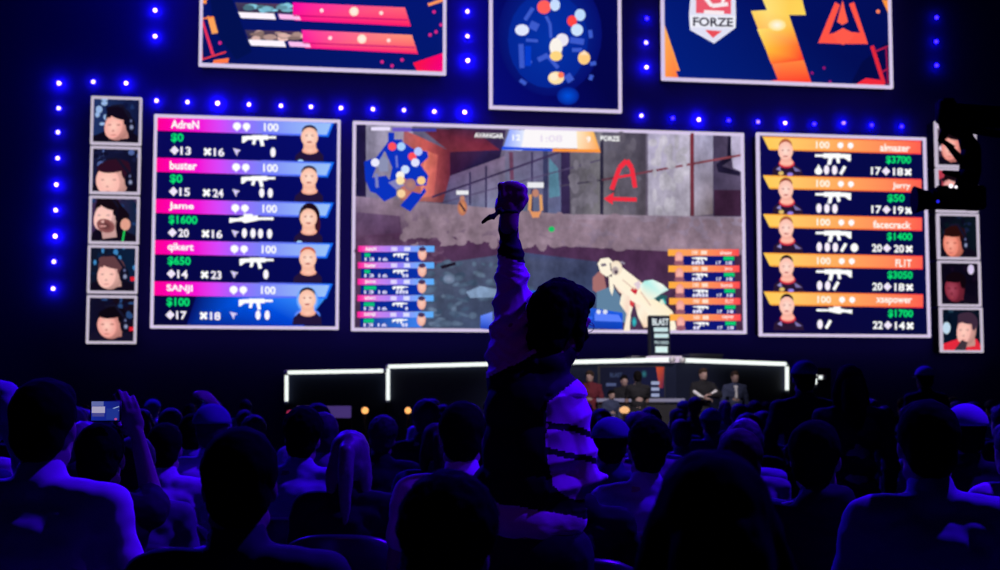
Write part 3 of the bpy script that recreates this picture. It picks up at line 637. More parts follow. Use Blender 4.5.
rows = [
    ('column left of the left portrait monitors', 'from the top', [(58.8, 83, 3, 9), (58.5, 108, 3, 3), (57.8, 132, 3, 3), (57.5, 158, 3, 4), (56.2, 184.5, 3, 8), (55.6, 210, 3, 6), (55, 236, 3, 12), (53.7, 261.5, 3, 4), (53, 288.6, 3, 5)]),
    ('pair above the left portrait monitors', 'from the left', [(93.2, 81.6, 3, 4), (126, 83, 3, 8)]),
    ('pair left of the upper left screen', 'from the top', [(155, 10, 3, 10), (155, 36, 3, 9)]),
    ('row over the left scoreboard', 'from the left', [(156.4, 100.5, 3, 5), (187.4, 101.8, 3, 5), (217.5, 103, 3, 17), (249, 104.3, 3, 6), (281, 105.6, 3, 5), (311, 106.6, 3, 5), (341, 107.8, 3, 7)]),
    ('row under the upper left screen', 'from the left', [(373, 109, 3, 6), (404, 110, 3, 4), (434.4, 111.3, 3, 9), (464.7, 112, 3, 17)]),
    ('column left of the map screen', 'from the top', [(467.5, 11.2, 3, 6), (467.5, 36, 3, 6), (468, 60.3, 3, 16)]),
    ('column right of the map screen', 'from the top', [(647.2, 18.2, 1, 3), (646.4, 42.4, 3, 3), (646.7, 67, 3, 9)]),
    ('row under the upper right screen', 'from the left', [(641.6, 115.5, 3, 4), (673, 118, 1, 3), (699, 119.4, 3, 12), (729, 120.2, 1, 3), (758.4, 121.7, 2, 3), (785.4, 122.7, 3, 7), (814.6, 123.8, 1, 3), (844, 122.8, 2, 6), (872, 125, 1, 4), (902, 126.3, 1, 4), (931, 126.3, 1, 2)]),
    ('column right of the upper right screen', 'from the top', [(937, 17.3, 1, 1.4), (936.6, 41.4, 1, 1.6), (937, 65.2, 1, 2)]),
]
for nm, fr, L in rows:
    for i, (x, y, lv, en) in enumerate(L):
        lamp(x, y, lv, en, f'{"bright" if en > 8 else ("dim violet" if lv < 2 else "small")} lamp, {ORD[i]} {fr}, {nm}', nm)

# ================================================================== STAGE
navy = mat('stage_fascia', (.012, .018, .05), .8, var=.1, scale=2)
def prism(pts, z0, z1):
    bm = bmesh.new(); lo = [bm.verts.new((p[0], p[1], z0)) for p in pts]; hi = [bm.verts.new((p[0], p[1], z1)) for p in pts]
    bm.faces.new(hi); bm.faces.new(lo[::-1])
    for i in range(len(pts)): bm.faces.new((lo[i], lo[(i + 1) % len(pts)], hi[(i + 1) % len(pts)], hi[i]))
    bmesh.ops.recalc_face_normals(bm, faces=bm.faces[:]); return to_mesh(bm)
A = P(387.5, 366, 32.4); B = P(677, 359.3, 26.8); Cc = P(787, 364, 30.6); D_ = P(832, 366, 32.4)
zs = 2.12
st_pts = [(A.x, A.y + .08), (B.x, B.y + .08), (Cc.x, Cc.y + .08), (D_.x, D_.y + .08), (D_.x + .2, YB - .02), (A.x, YB - .02)]
o = link_mesh('stage_platform', prism(st_pts, 0, zs - .06), navy, smooth=False); tag(o, 'dark V-fronted stage platform outlined by white light tubes below the screens', 'stage')
E1 = P(286, 372, 32.4); E2 = P(386.5, 370.5, 32.4)
o = link_mesh('side_platform', prism([(E1.x, E1.y + .08), (E2.x - .02, E2.y + .08), (E2.x - .02, YB - .02), (E1.x, YB - .02)], 0, E1.z - .06), navy, smooth=False)
tag(o, 'lower dark side platform outlined in white left of the main stage', 'stage')
TUBE = emit('white_light_tube', (.93, 1.0, .97), 1.05)
def tube(a, b, label, r=.055):
    o = empty('light_tube', a); d = b - a
    link_mesh('tube', tube_mesh([Vector((0, 0, 0)), d], r), TUBE, o)
    bm = bmesh.new(); n = d.normalized()
    bm.free()
    for q in (Vector((0, 0, 0)), d):
        bm = bmesh.new(); cone(bm, q - n * .04, q + n * .04, r * 1.15, r * 1.15, 12); link_mesh('end_cap', to_mesh(bm), mat('white_cap', (.8, .8, .8), .5), o)
    tag(o, label, 'light tube', 'white light tubes edging the stage')
TA = [((286, 372.5, 32.4), (385, 370.8, 32.4), 'horizontal white light tube edging the low side platform at far left'),
      ((286.5, 373.5, 32.4), (286.5, 403, 32.4), 'leftmost vertical white light tube of the side platform'),
      ((388, 366.8, 32.4), (388, 402, 32.4), 'vertical white light tube where side platform meets the stage'),
      ((388, 366.6, 32.4), (672, 359.6, 26.8), 'long white light tube running behind the raised-fist man'),
      ((682.5, 360.2, 27.0), (786, 364, 30.5), 'white light tube on the stage edge right of the totem'),
      ((787, 364.8, 30.55), (787, 392, 30.55), 'vertical white light tube under the orange scoreboard'),
      ((788.5, 371.2, 31), (795, 371.4, 31), 'short horizontal white light tube left of the standing man in cap'),
      ((815.2, 370, 31.5), (815.2, 386, 31.5), 'short vertical white light tube right of the standing man in cap'),
      ((816.5, 377.2, 31.5), (824, 377.4, 31.5), 'shortest horizontal white light tube beside the two standing silhouettes')]
for a, b, l in TA: tube(P(*a), P(*b), l, .043)

# totem on the stage
root = empty('sign_totem', P(659, 356.5, 27.9)); root.location.z = zs - .06
tag(root, 'black upright totem with rows of white lettering standing on the stage apex', 'sign')
s = 27.9 / FPX; w, h = 21 * s, 40 * s; zb = .16
bm = bmesh.new(); bx(bm, (0, 0, zb + h / 2), (w, .18, h), bev=.01); link_mesh('panel', to_mesh(bm), mat('totem_black', (.01, .012, .02), .5), root, smooth=False)
p = Pic(lambda x, y: (x * s, zb + (40 - y) * s))
p.rect(-9.5, 1, 9.5, 39.5, (10, 16, 40)); p.text('BLAST', -8, 6.5, 9, 7, (225, 235, 240))
p.rect(-6.5, 12, 8, 16.2, (200, 225, 228)); p.rect(-6, 18.2, 8.5, 22.4, (200, 225, 228)); p.text('PRO SERIES', -6, 27, 8.5, 3.4, (175, 195, 200)); p.rect(-5, 31, 7.5, 37, (215, 240, 238))
p.build('lettering', root, (0, -.1, 0))
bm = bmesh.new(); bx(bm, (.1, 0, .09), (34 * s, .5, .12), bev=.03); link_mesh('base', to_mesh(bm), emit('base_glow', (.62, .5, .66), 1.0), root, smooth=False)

# dark equipment boxes on the stage
ebox = mat('equipment_grey', (.12, .12, .16), .6)
for i, (px, py, wd, ht, lb) in enumerate([(553, 356, 30, 9, 'dim grey equipment case on the stage behind the raised-fist man'), (703, 359, 34, 10, 'dim grey low equipment case right of the totem'), (636, 357, 16, 8, 'small dark monitor case left of the totem')]):
    q = P(px, py, 29.5); root = empty('equipment_case', (q.x, q.y, zs - .06)); tag(root, lb, 'case')
    k = 29.5 / FPX
    bm = bmesh.new(); bx(bm, (0, 0, ht * k / 2), (wd * k, .5, ht * k), bev=.02); link_mesh('shell', to_mesh(bm), ebox, root, smooth=False)
    bm = bmesh.new(); bx(bm, (0, 0, ht * k + .01), (wd * k * 1.03, .52, .04), bev=.01); link_mesh('lid', to_mesh(bm), mat('equipment_lid', (.2, .2, .24), .5), root, smooth=False)

# counter and board in the pit
def tripod_frame(): pass
ca = P(598, 400.2, 25.6); cb = P(686, 400.2, 25.6)
root = empty('counter', ((ca.x + cb.x) / 2, (ca.y + cb.y) / 2, 0), math.atan2(cb.y - ca.y, cb.x - ca.x)); Lc = (cb - ca).length
tag(root, 'long black counter with a pale top edge in front of the stage', 'counter')
bm = bmesh.new(); bx(bm, (0, .4, ca.z / 2 + .13), (Lc * .99, .4, ca.z - .38), bev=.02); link_mesh('body', to_mesh(bm), BLACKP, root, smooth=False)
bm = bmesh.new(); bx(bm, (0, .38, ca.z), (Lc, .5, .06), bev=.01); link_mesh('countertop', to_mesh(bm), emit('counter_edge_glow', (.16, .15, .24), 1.0), root, smooth=False)  # brightness of the top is put in as emission; it is no lamp
a0 = P(598, 366, 26.75); b0 = P(665, 366, 26.75); k = 26.75 / FPX
root = empty('sponsor_board', ((a0.x + b0.x) / 2, (a0.y + b0.y) / 2, 0), math.atan2(b0.y - a0.y, b0.x - a0.x))
tag(root, 'dark blue display board with small white lettering and orange strip behind the counter', 'board')
zt = a0.z; zb = 1.1; wB = (b0 - a0).length
bm = bmesh.new(); bx(bm, (0, .05, (zt + zb) / 2), (wB, .1, zt - zb)); link_mesh('panel', to_mesh(bm), BLACKP, root, smooth=False)
bm = bmesh.new()
for sx in (-1, 1): bx(bm, (sx * wB * .42, .08, zb / 2), (.06, .06, zb)); bx(bm, (sx * wB * .42, .08, .02), (.08, .5, .04))
link_mesh('stand', to_mesh(bm), BLACK, root, smooth=False)
p = Pic(lambda x, y: ((x - 631.5) * k, zt - (y - 366) * k))
p.rect(600, 367, 664, 397, (6, 10, 34), (9, 16, 54)); p.text('BLAST', 610, 375, 622, 4.5, (50, 62, 96)); p.rect(606, 383, 616, 386, (70, 80, 120)); p.rect(614, 390, 622, 393, (110, 120, 150))
p.poly([(656, 367), (664, 367), (663, 388), (659, 388)], [(200, 76, 40), (170, 60, 44), (90, 24, 60), (150, 50, 60)]); p.ell(644, 374, 3, 4, (40, 110, 120), (14, 30, 60))
for y in (383, 389, 395): p.rect(651, y - 1.6, 659, y + 1.6, (150, 160, 195))
p.build('lettering', root, (0, -.004, 0))

# low barrier with violet glow, orange and red lamps
a0 = P(297, 406, 28.5); b0 = P(352, 406, 28.5)
root = empty('barrier', ((a0.x + b0.x) / 2, (a0.y + b0.y) / 2, 0), math.atan2(b0.y - a0.y, b0.x - a0.x)); tag(root, 'low barrier with a dim violet lit panel below the side platform', 'barrier')
bm = bmesh.new(); bx(bm, (0, 0, .6), ((b0 - a0).length, .12, 1.2)); link_mesh('body', to_mesh(bm), BLACKP, root, smooth=False)
bm = bmesh.new(); bx(bm, (0, -.07, 1.1), ((b0 - a0).length * .98, .02, .24)); link_mesh('lit_panel', to_mesh(bm), emit('violet_panel', (.055, .03, .16), 1.0), root, smooth=False)
def warm(px, py, d, r, m, label, name='warning_lamp', wide=1.0):
    q = P(px, py, d); root = empty(name, (q.x, q.y, 0)); tag(root, label, 'lamp')
    bm = bmesh.new(); cone(bm, (0, 0, .02), (0, 0, q.z - r * .8), .025, .025); cone(bm, (0, 0, 0), (0, 0, .04), .2, .18, 20); link_mesh('stand', to_mesh(bm), BLACK, root)
    bm = bmesh.new(); sph(bm, (0, 0, q.z), (r * wide, r, r)); link_mesh('lens', to_mesh(bm), m, root)
ORM = emit('orange_lamp', (1.3, .55, .16), 1.1)
warm(365, 410.5, 27, .066, ORM, 'round orange lamp on a stand below the white tube corner'); warm(408, 410.5, 27, .062, ORM, 'round orange lamp on a stand right of the stage corner')
warm(624.5, 410, 23.4, .06, emit('amber_lamp', (.95, .5, .22), 1.0), 'wide amber lamp in front of the counter', wide=1.45)
warm(290, 412.5, 26, .045, emit('red_lamp', (.35, .02, .07), 1.0), 'small red lamp at the left end of the barrier', wide=1.4)
warm(301.5, 409, 27, .04, emit('rust_lamp', (.3, .08, .06), 1.0), 'tiny rust-red lamp above the barrier', wide=1.2)

# ================================================================== CAMERA CRANE (right)
dJ = 14.0; kJ = dJ / FPX
root = empty('camera_crane', P(955, 130, dJ)); root.location.z = 0
tag(root, 'black camera crane with hanging remote head silhouetted before the right portrait monitors', 'camera crane')
def J(px, py, dd=0): return P(px, py, dJ + dd) - root.location
bm = bmesh.new()
for a, b, r in ((J(946, 107), J(1100, 122), .07), (J(944, 126), J(1100, 148), .045)): cone(bm, a, b, r * .8, r * 1.3)
for i in range(9):
    x = 948 + i * 17; cone(bm, J(x, 107 + (x - 940) * .1), J(x + 9, 127 + (x - 944) * .14), .022, .022, 8); cone(bm, J(x + 9, 127 + (x - 944) * .14), J(x + 17, 108 + (x - 923) * .1), .022, .022, 8)
bx(bm, (J(972, 118) + J(1000, 121)) / 2, (.85, .12, .16))
link_mesh('arm', to_mesh(bm), BLACKC, root)
bm = bmesh.new(); bx(bm, J(946, 112), (.16, .2, .26), bev=.03); cone(bm, J(946, 103), J(946, 128), .07, .07); cone(bm, J(940, 104), J(954, 101), .03, .03); link_mesh('arm_head', to_mesh(bm), BLACKC, root)
bm = bmesh.new(); chain(bm, [(J(946, 126), .06), (J(964, 134), .07), (J(971, 150), .10), (J(970, 172), .11), (J(965, 188), .11)]); cap(bm, J(946, 128), J(941, 140), .05, .035); cap(bm, J(941, 140), J(952, 147), .025, .025)
cap(bm, J(948, 145), J(968, 168), .025, .05); cap(bm, J(944, 172), J(966, 176), .02, .05)
link_mesh('hanger', to_mesh(bm), BLACKC, root)
bm = bmesh.new(); bx(bm, J(951, 199), (.46, .22, .2), bev=.03); bx(bm, J(975, 198), (.16, .2, .24), bev=.02); bx(bm, J(950, 190), (.3, .1, .08), bev=.02); cone(bm, J(936, 200), J(925, 200), .09, .1, 20); cone(bm, J(925, 200), J(914, 200), .1, .14, 20);
link_mesh('camera_body', to_mesh(bm), BLACKC, root, smooth=False)
bm = bmesh.new(); sph(bm, J(951, 186, -.2), .022); sph(bm, J(956, 187, -.2), .016); link_mesh('status_light', to_mesh(bm), emit('status_white', (1, .9, 1), 1.2), root)
bm = bmesh.new(); sph(bm, J(938, 201.5, -.25), .016); link_mesh('blue_light', to_mesh(bm), emit('status_blue', (.02, .02, .8), 1.0), root)
q0 = J(1095, 140); bm = bmesh.new(); cone(bm, (q0.x, q0.y, 0), (q0.x, q0.y, q0.z), .12, .08, 16)
for a in range(3): cap(bm, (q0.x, q0.y, .5), (q0.x + .7 * math.cos(a * 2.1), q0.y + .7 * math.sin(a * 2.1), .03), .04, .03)
link_mesh('pedestal', to_mesh(bm), BLACKC, root)

#PEOPLE_START
# ================================================================== PEOPLE
SKIN = mat('skin', (.34, .23, .20), .55, spec=.3, var=.06)
HB = mat('hair_black', (.007, .006, .006), .9, spec=.02, var=.3, scale=60)
HBR = mat('hair_brown', (.04, .024, .016), .7, spec=.1, var=.3, scale=60)
HBL = mat('hair_blond', (.20, .18, .16), .5, spec=.4, var=.25, scale=60)
HG = mat('hair_grey', (.22, .2, .2), .6, spec=.3, var=.2, scale=60)
CB = mat('cloth_black', (.015, .015, .018), .85, spec=.15, scale=12)
CD = mat('cloth_charcoal', (.045, .045, .05), .85, spec=.15, scale=12)
CN = mat('cloth_navy', (.04, .05, .10), .85, spec=.15, scale=12)
CM = mat('cloth_maroon', (.12, .02, .03), .85, spec=.15, scale=12)
CG = mat('cloth_grey', (.18, .18, .2), .85, spec=.15, scale=12)
CL = mat('cloth_light_blue', (.35, .4, .5), .85, spec=.15, scale=12)
CW = mat('cloth_white', (.72, .72, .74), .8, spec=.2, scale=12, var=.05)
CAPB = mat('cap_blue', (.10, .12, .22), .85, spec=.1, scale=12)
HD_ = mat('hair_dark', (.035, .03, .03), .7, spec=.2, var=.3, scale=60)
CT = mat('cloth_trousers', (.02, .022, .03), .9, spec=.1, scale=12)
SH = mat('shoe_dark', (.02, .02, .02), .5)
DENIM = mat('denim_dark', (.03, .035, .06), .9, spec=.1)
V = Vector

def seated():
    j = dict(pel=V((0, 0, .52)), waist=V((0, -.02, .68)), chest=V((0, -.01, .88)), nb=V((0, 0, 1.04)), ntop=V((0, .02, 1.12)), head=V((0, .035, 1.20)), yaw=0, nod=0, tilt=0)
    for s, k in ((-1, 'L'), (1, 'R')):
        j['sh' + k] = V((s * .185, -.01, 1.0)); j['el' + k] = V((s * .235, .06, .74)); j['wr' + k] = V((s * .13, .28, .62)); j['hd' + k] = V((-s * .3, .9, -.2))
        j['hip' + k] = V((s * .09, 0, .5)); j['kn' + k] = V((s * .11, .44, .5)); j['an' + k] = V((s * .11, .46, .1)); j['toe' + k] = V((s * .12, .60, .045)); j['cu' + k] = .45
    return j
def standing():
    j = dict(pel=V((0, 0, .94)), waist=V((0, -.01, 1.09)), chest=V((0, 0, 1.28)), nb=V((0, 0, 1.455)), ntop=V((0, .015, 1.53)), head=V((0, .03, 1.615)), yaw=0, nod=0, tilt=0)
    for s, k in ((-1, 'L'), (1, 'R')):
        j['sh' + k] = V((s * .19, -.01, 1.405)); j['el' + k] = V((s * .25, -.02, 1.12)); j['wr' + k] = V((s * .255, .07, .88)); j['hd' + k] = V((0, .25, -1))
        j['hip' + k] = V((s * .09, 0, .91)); j['kn' + k] = V((s * .11, .02, .49)); j['an' + k] = V((s * .12, -.02, .1)); j['toe' + k] = V((s * .14, .13, .045)); j['cu' + k] = .4
    return j
def basis(d, n):
    d = d.normalized(); n = (n - d * n.dot(d)).normalized(); t = d.cross(n); return d, n, t
def hand(bm, w, d, n, s=1, curl=.5, k=1.0, thumb_in=.5):
    """palm, four unequal bent fingers and a side thumb; d finger direction, n the way the palm faces"""
    d, n, t = basis(d, n); t = t * s
    rot = Matrix((t, d, n)).transposed()
    sph(bm, w + d * .048 * k, (.040 * k, .052 * k, .019 * k), rot, 2); sph(bm, w + d * .075 * k, (.041 * k, .022 * k, .016 * k), rot, 2)
    cap(bm, w - d * .02, w + d * .02 * k, .025 * k, .026 * k)
    for i, (L, r) in enumerate(((.040, .0098), (.045, .0102), (.041, .0098), (.032, .0088))):
        b = w + d * (.088 - .004 * abs(i - 1)) * k + t * (.031 - .0205 * i) * k; a = 0
        for q, f in enumerate((1.0, .68, .55)):
            a += curl * (R(88), R(98), R(60))[q] * (1 + .05 * i); dd = d * math.cos(a) + n * math.sin(a)
            e = b + dd * L * f * k; cap(bm, b, e, r * k * (1 - .08 * q), r * k * (.93 - .08 * q)); b = e
    b = w + d * .022 * k + t * .03 * k; dd = (d * .55 + t * (.8 - .5 * thumb_in) + n * (.25 + .5 * thumb_in)).normalized()
    e = b + dd * .042 * k; cap(bm, b, e, .014 * k, .0115 * k)
    d2 = (dd * .7 + d * .3 - t * thumb_in * .9 + n * thumb_in * .3).normalized(); cap(bm, e, e + d2 * .034 * k, .0112 * k, .009 * k)
def head_rot(j): return (Euler((j['nod'], j['tilt'], j['yaw']), 'XYZ')).to_matrix()
def head_prims(bm, j):
    H = head_rot(j); o = j['head']; X = lambda x, y, z: o + H @ V((x, y, z))
    sph(bm, X(0, -.012, .03), (.074, .094, .092), H); sph(bm, X(0, .03, -.03), (.060, .066, .085), H); sph(bm, X(0, .06, -.08), (.030, .026, .024), H, 2)
    cap(bm, X(-.045, .0, -.07), X(-.02, .06, -.085), .026, .022); cap(bm, X(.045, .0, -.07), X(.02, .06, -.085), .026, .022)
    cap(bm, X(0, .088, .012), X(0, .108, -.028), .010, .014); cap(bm, X(-.035, .082, .022), X(.035, .082, .022), .012, .012)
    cap(bm, X(-.018, .09, -.055), X(.018, .09, -.055), .008, .008)
    for s in (-1, 1):
        sph(bm, X(s * .076, -.004, -.008), (.010, .020, .032), H, 2); sph(bm, X(s * .032, .078, .004), (.014, .010, .010), H, 2)
    cap(bm, j['nb'], j['ntop'], .062, .056); cap(bm, j['ntop'], X(0, -.025, -.03), .056, .058)
def body_mesh(j, voxel, k=1.0, it=3):
    bm = bmesh.new(); head_prims(bm, j)
    chain(bm, [(j['pel'], .12), (j['waist'], .11), (j['chest'], .115), (j['nb'], .06)])
    for K, s in (('L', -1), ('R', 1)):
        chain(bm, [(j['nb'], .05), (j['sh' + K], .055), (j['el' + K], .040), (j['wr' + K], .026)])
        f = (j['wr' + K] - j['el' + K]).normalized(); d = j['hd' + K].normalized()
        n = j.get('pn' + K, V((-s, 0, 0)) if abs(d.x) < .8 else V((0, 0, -1)))
        hand(bm, j['wr' + K] + f * .01, d, n, j.get('hs' + K, s), j['cu' + K], 1.0, j.get('th' + K, .4))
        chain(bm, [(j['pel'], .09), (j['hip' + K], .085), (j['kn' + K], .055), (j['an' + K], .038)]); cap(bm, j['an' + K], j['toe' + K], .04, .035)
    return remesh(bm, voxel, it, 'body')
def shirt_mesh(j, voxel, kind='tee', w=1.0):
    bm = bmesh.new()
    up = (j['nb'] - j['pel']).normalized()
    sx = (j['shR'] - j['shL']).normalized() if (j['shR'] - j['shL']).length > .1 else V((1, 0, 0))
    fy = up.cross(sx).normalized() * 1.0
    rot = Matrix((sx, fy, sx.cross(fy))).transposed()
    sph(bm, j['pel'] + up * .03, (.168 * w, .128, .11), rot); sph(bm, j['waist'], (.158 * w, .118, .13), rot); sph(bm, j['chest'], (.178 * w, .125, .16), rot)
    cap(bm, j['chest'] + up * .06 + sx * .1, j['chest'] + up * .06 - sx * .1, .095, .095)
    chain(bm, [(j['chest'] + up * .05, .1), (j['nb'] - up * .02, .08), (j['nb'].lerp(j['ntop'], .45), .070)])
    if kind == 'hood': sph(bm, j['nb'] - fy * .05 + up * .02, (.11, .07, .07), rot)
    for K in 'LR':
        S, E, Wr = j['sh' + K], j['el' + K], j['wr' + K]
        cap(bm, j['nb'] - up * .012, S, .062, .066)
        if kind == 'tee': cap(bm, S, S.lerp(E, .62), .066, .060)
        else: chain(bm, [(S, .068), (S.lerp(E, .5), .060), (E, .056), (E.lerp(Wr, .5), .050), (E.lerp(Wr, .93), .038)])
    me = remesh(bm, voxel, 5, 'shirt')
    rough_up(me, .009 if kind == 'tee' else .013, 9, (1, 1, 1.8), j['sh' + 'R'].z * 3 + len(kind))
    return me
def trouser_mesh(j, voxel):
    bm = bmesh.new(); sph(bm, j['pel'], (.165, .125, .11))
    for K in 'LR': chain(bm, [(j['pel'] + (j['hip' + K] - j['pel']) * .8, .10), (j['hip' + K], .098), (j['kn' + K], .072), (j['an' + K] + V((0, 0, .02)), .056)])
    return remesh(bm, voxel, 4, 'trousers')
def shoe_mesh(j, K):
    bm = bmesh.new(); a, t = j['an' + K], j['toe' + K]
    cap(bm, V((a.x, a.y - .02, .05)), V((t.x, t.y, .042)), .047, .04); bx(bm, ((a.x + t.x) / 2, (a.y + t.y) / 2, .014), (.085, abs(t.y - a.y) + .1, .024), bev=.008); cap(bm, a + V((0, 0, -.02)), a, .048, .045)
    return remesh(bm, .012, 2, 'shoe')
def hair_mesh(j, kind, voxel, seed=1):
    bm = bmesh.new(); H = head_rot(j); o = j['head']; X = lambda x, y, z: o + H @ V((x, y, z))
    sph(bm, X(0, -.024, .038), (.086, .098, .096), H); sph(bm, X(0, -.052, -.02), (.072, .062, .072), H); sph(bm, X(0, .01, .075), (.072, .085, .058), H)
    if kind == 'long':
        chain(bm, [(X(0, -.07, 0), .075), (X(0, -.085, -.10), .085), (X(0, -.095, -.2), .075), (X(0, -.10, -.29), .045)])
        for s in (-1, 1): chain(bm, [(X(s * .06, -.02, .02), .04), (X(s * .085, -.02, -.07), .038), (X(s * .09, -.03, -.17), .032), (X(s * .085, -.04, -.26), .018)])
    if kind == 'ponytail':
        chain(bm, [(X(0, -.10, .05), .035), (X(0, -.135, .03), .034), (X(0, -.15, -.06), .036), (X(0, -.14, -.18), .026), (X(0, -.13, -.27), .012)])
        for s in (-1, 1): chain(bm, [(X(s * .06, -.03, .0), .035), (X(s * .075, -.04, -.08), .03), (X(s * .07, -.05, -.2), .015)])
    if kind == 'thick': sph(bm, X(0, -.03, .06), (.096, .11, .10), H); sph(bm, X(0, .03, .10), (.07, .07, .04), H)
    if kind == 'bun': sph(bm, X(0, -.08, .115), .045)
    me = remesh(bm, voxel, 2, 'hair')
    rough_up(me, .0035 if kind != 'thick' else .006, 38, (1, 1, .5 if kind in ('long', 'ponytail') else 1), seed)
    return me
def cap_mesh(j):
    bm = bmesh.new(); H = head_rot(j); o = j['head']
    M = Matrix.Translation(o) @ H.to_4x4()
    r = bmesh.ops.create_icosphere(bm, subdivisions=4, radius=1.0, matrix=M @ Matrix.Translation((0, -.015, .04)) @ Matrix.Diagonal((.099, .119, .102, 1)))
    inv = M.inverted()
    bmesh.ops.delete(bm, geom=[v for v in bm.verts if (inv @ v.co).z < .035 + .0 * (inv @ v.co).y], context='VERTS')
    n = 9; top = [bm.verts.new(M @ V((.096 * math.sin(a), -.005 + .104 * math.cos(a) , .036))) for a in [R(-62 + 124 * i / (n - 1)) for i in range(n)]]
    rim = [bm.verts.new(M @ V((.086 * math.sin(a), .055 + .124 * math.cos(a), .022))) for a in [R(-62 + 124 * i / (n - 1)) for i in range(n)]]
    for i in range(n - 1): bm.faces.new((top[i], top[i + 1], rim[i + 1], rim[i]))
    me = to_mesh(bm, 'cap'); return me
def person(j, hair='short', hmat=None, shirt='tee', smat=None, tmat=None, voxel=.011, cap_=None, w=1.0, name='person'):
    root = empty(name)
    link_mesh('body', body_mesh(j, voxel), SKIN, root)
    link_mesh('shirt', shirt_mesh(j, voxel, shirt, w), smat or CB, root)
    link_mesh('trousers', trouser_mesh(j, voxel), tmat or CT, root)
    for K in 'LR': link_mesh('shoe', shoe_mesh(j, K), SH, root)
    if hair: link_mesh('hair', hair_mesh(j, hair, min(voxel, .009)), hmat or HB, root)
    if cap_:
        c = link_mesh('cap', cap_mesh(j), cap_, root); s = c.modifiers.new('s', 'SOLIDIFY'); s.thickness = .004
    return root
def override(o, part, m):
    for ch in o.children:
        if ch.name.split('.')[0] == part: ch.material_slots[0].link = 'OBJECT'; ch.material_slots[0].material = m
def place(proto, xy, rz, sc, label, group=None, smat=None, hmat=None, cmat=None, first=False, cat='person', z=0):
    o = proto if first else copy_tree(proto)
    o.location = (xy[0], xy[1], z); o.rotation_euler = (0, 0, rz); o.scale = (sc, sc, sc)
    tag(o, label, cat, group)
    if smat: override(o, 'shirt', smat)
    if hmat: override(o, 'hair', hmat)
    if cmat: override(o, 'cap', cmat)
    return o

# ---------------- chair
def make_chair():
    root = empty('stadium_chair')
    bm = bmesh.new(); bx(bm, (0, .02, .41), (.44, .42, .06), bev=.02); link_mesh('seat', to_mesh(bm), mat('chair_seat', (.02, .02, .025), .7), root)
    bm = bmesh.new(); n = 12; vs = []
    for i in range(n + 1):
        t = -1 + 2 * i / n; x = .235 * t; y = -.235 + .07 * t * t; zt = .86 - .05 * t * t * t * t - .015 * t * t
        row = []
        for (dy, z) in ((0, .47), (-.01, .6), (-.025, .75), (-.03, zt), (-.045, zt + .006), (-.055, zt - .012), (-.045, .75), (-.03, .6), (-.02, .47)): row.append(bm.verts.new((x, y + dy, z)))
        vs.append(row)
    for a, b in zip(vs[:-1], vs[1:]):
        m = len(a)
        for k in range(m): bm.faces.new((a[k], b[k], b[(k + 1) % m], a[(k + 1) % m]))
    bm.faces.new(vs[0]); bm.faces.new(vs[-1][::-1]); bmesh.ops.recalc_face_normals(bm, faces=bm.faces[:])
    link_mesh('backrest', to_mesh(bm), mat('chair_plastic', (.05, .05, .06), .28, spec=.6), root)
    for sx in (-1, 1):
        link_mesh('leg', tube_mesh([V((sx * .2, .2, .39)), V((sx * .21, .22, .01))], .013), BLACK, root)
        link_mesh('leg', tube_mesh([V((sx * .2, -.2, .55)), V((sx * .2, -.19, .4)), V((sx * .21, -.22, .01))], .013), BLACK, root)
    return root
chair0 = make_chair(); chair_used = [False]
def chair(xy, rz, label, group='black stadium chairs'):
    o = copy_tree(chair0) if chair_used[0] else chair0; chair_used[0] = True
    o.location = (xy[0], xy[1], 0); o.rotation_euler = (0, 0, rz); tag(o, label, 'chair', group); return o

# ---------------- prototypes of seated spectators (facing the stage)
def P2(px, d): q = P(px, 397, d); return (q.x, q.y)
protos = {}
j = seated(); protos['short'] = person(j, 'short')
j = seated(); j['tilt'] = .08; j['head'].x += .01; protos['thick'] = person(j, 'thick', shirt='sleeve')
j = seated(); j['yaw'] = -.5; protos['turned'] = person(j, 'short', shirt='hood')
j = seated(); protos['long'] = person(j, 'long', HBR, shirt='sleeve', w=.92)
j = seated(); j['nod'] = -.1; protos['ponytail'] = person(j, 'ponytail', HBL, w=.9)
j = seated(); protos['cap'] = person(j, 'short', shirt='tee', cap_=CG)
used = {k: False for k in protos}
NEAR = []
AUD = 'seated spectators seen from behind'
def near(kind, px, ytop, d, label, smat=None, hmat=None, cmat=None, rz=None, group=None, ch=None, lift=0.0):
    q = P2(px, d); ztop = CAMZ + (397 - ytop) * d / FPX
    sc = min(max(ztop / 1.325, .9), 1.1)
    r = (-YAW * .5 + random.uniform(-.12, .12)) if rz is None else rz
    o = place(protos[kind], q, r, sc, label, group or AUD, smat, hmat, cmat, first=not used[kind]); used[kind] = True
    NEAR.append((q[0], q[1], .5))
    if ch: chair((q[0], q[1]), r, ch)
    return o
near('thick', 440, 487, 2.45, 'dark round head of a black-clad spectator at the bottom edge left of centre', CB, HB, ch='chair under the dark round head at the bottom edge left of centre')
near('long', 714, 455, 2.0, 'long-haired spectator in black, biggest dark head at bottom right of centre', CB, HB, ch='chair under the biggest long-haired head right of centre')
near('short', 240, 430, 3.1, 'dark-haired man in black jacket with blue sheen on his shoulder, lower left', CD, HB, ch='chair under the dark-haired man with blue-sheened shoulder, lower left')
near('short', 41, 381, 4.0, 'big-headed dark-haired man in white T-shirt lit violet at the left edge', CW, HB, rz=-.25, ch='chair under the white T-shirt man at the left edge')
near('short', 929, 402, 4.1, 'dark-haired man in pale blue-lit shirt at lower right', CL, HB, ch='chair under the man in pale blue-lit shirt at lower right')
near('turned', 818, 422, 4.6, 'black-clad spectator below the standing man in cap, lower right', CB, HB, ch='chair under the black-clad spectator below the standing man in cap')
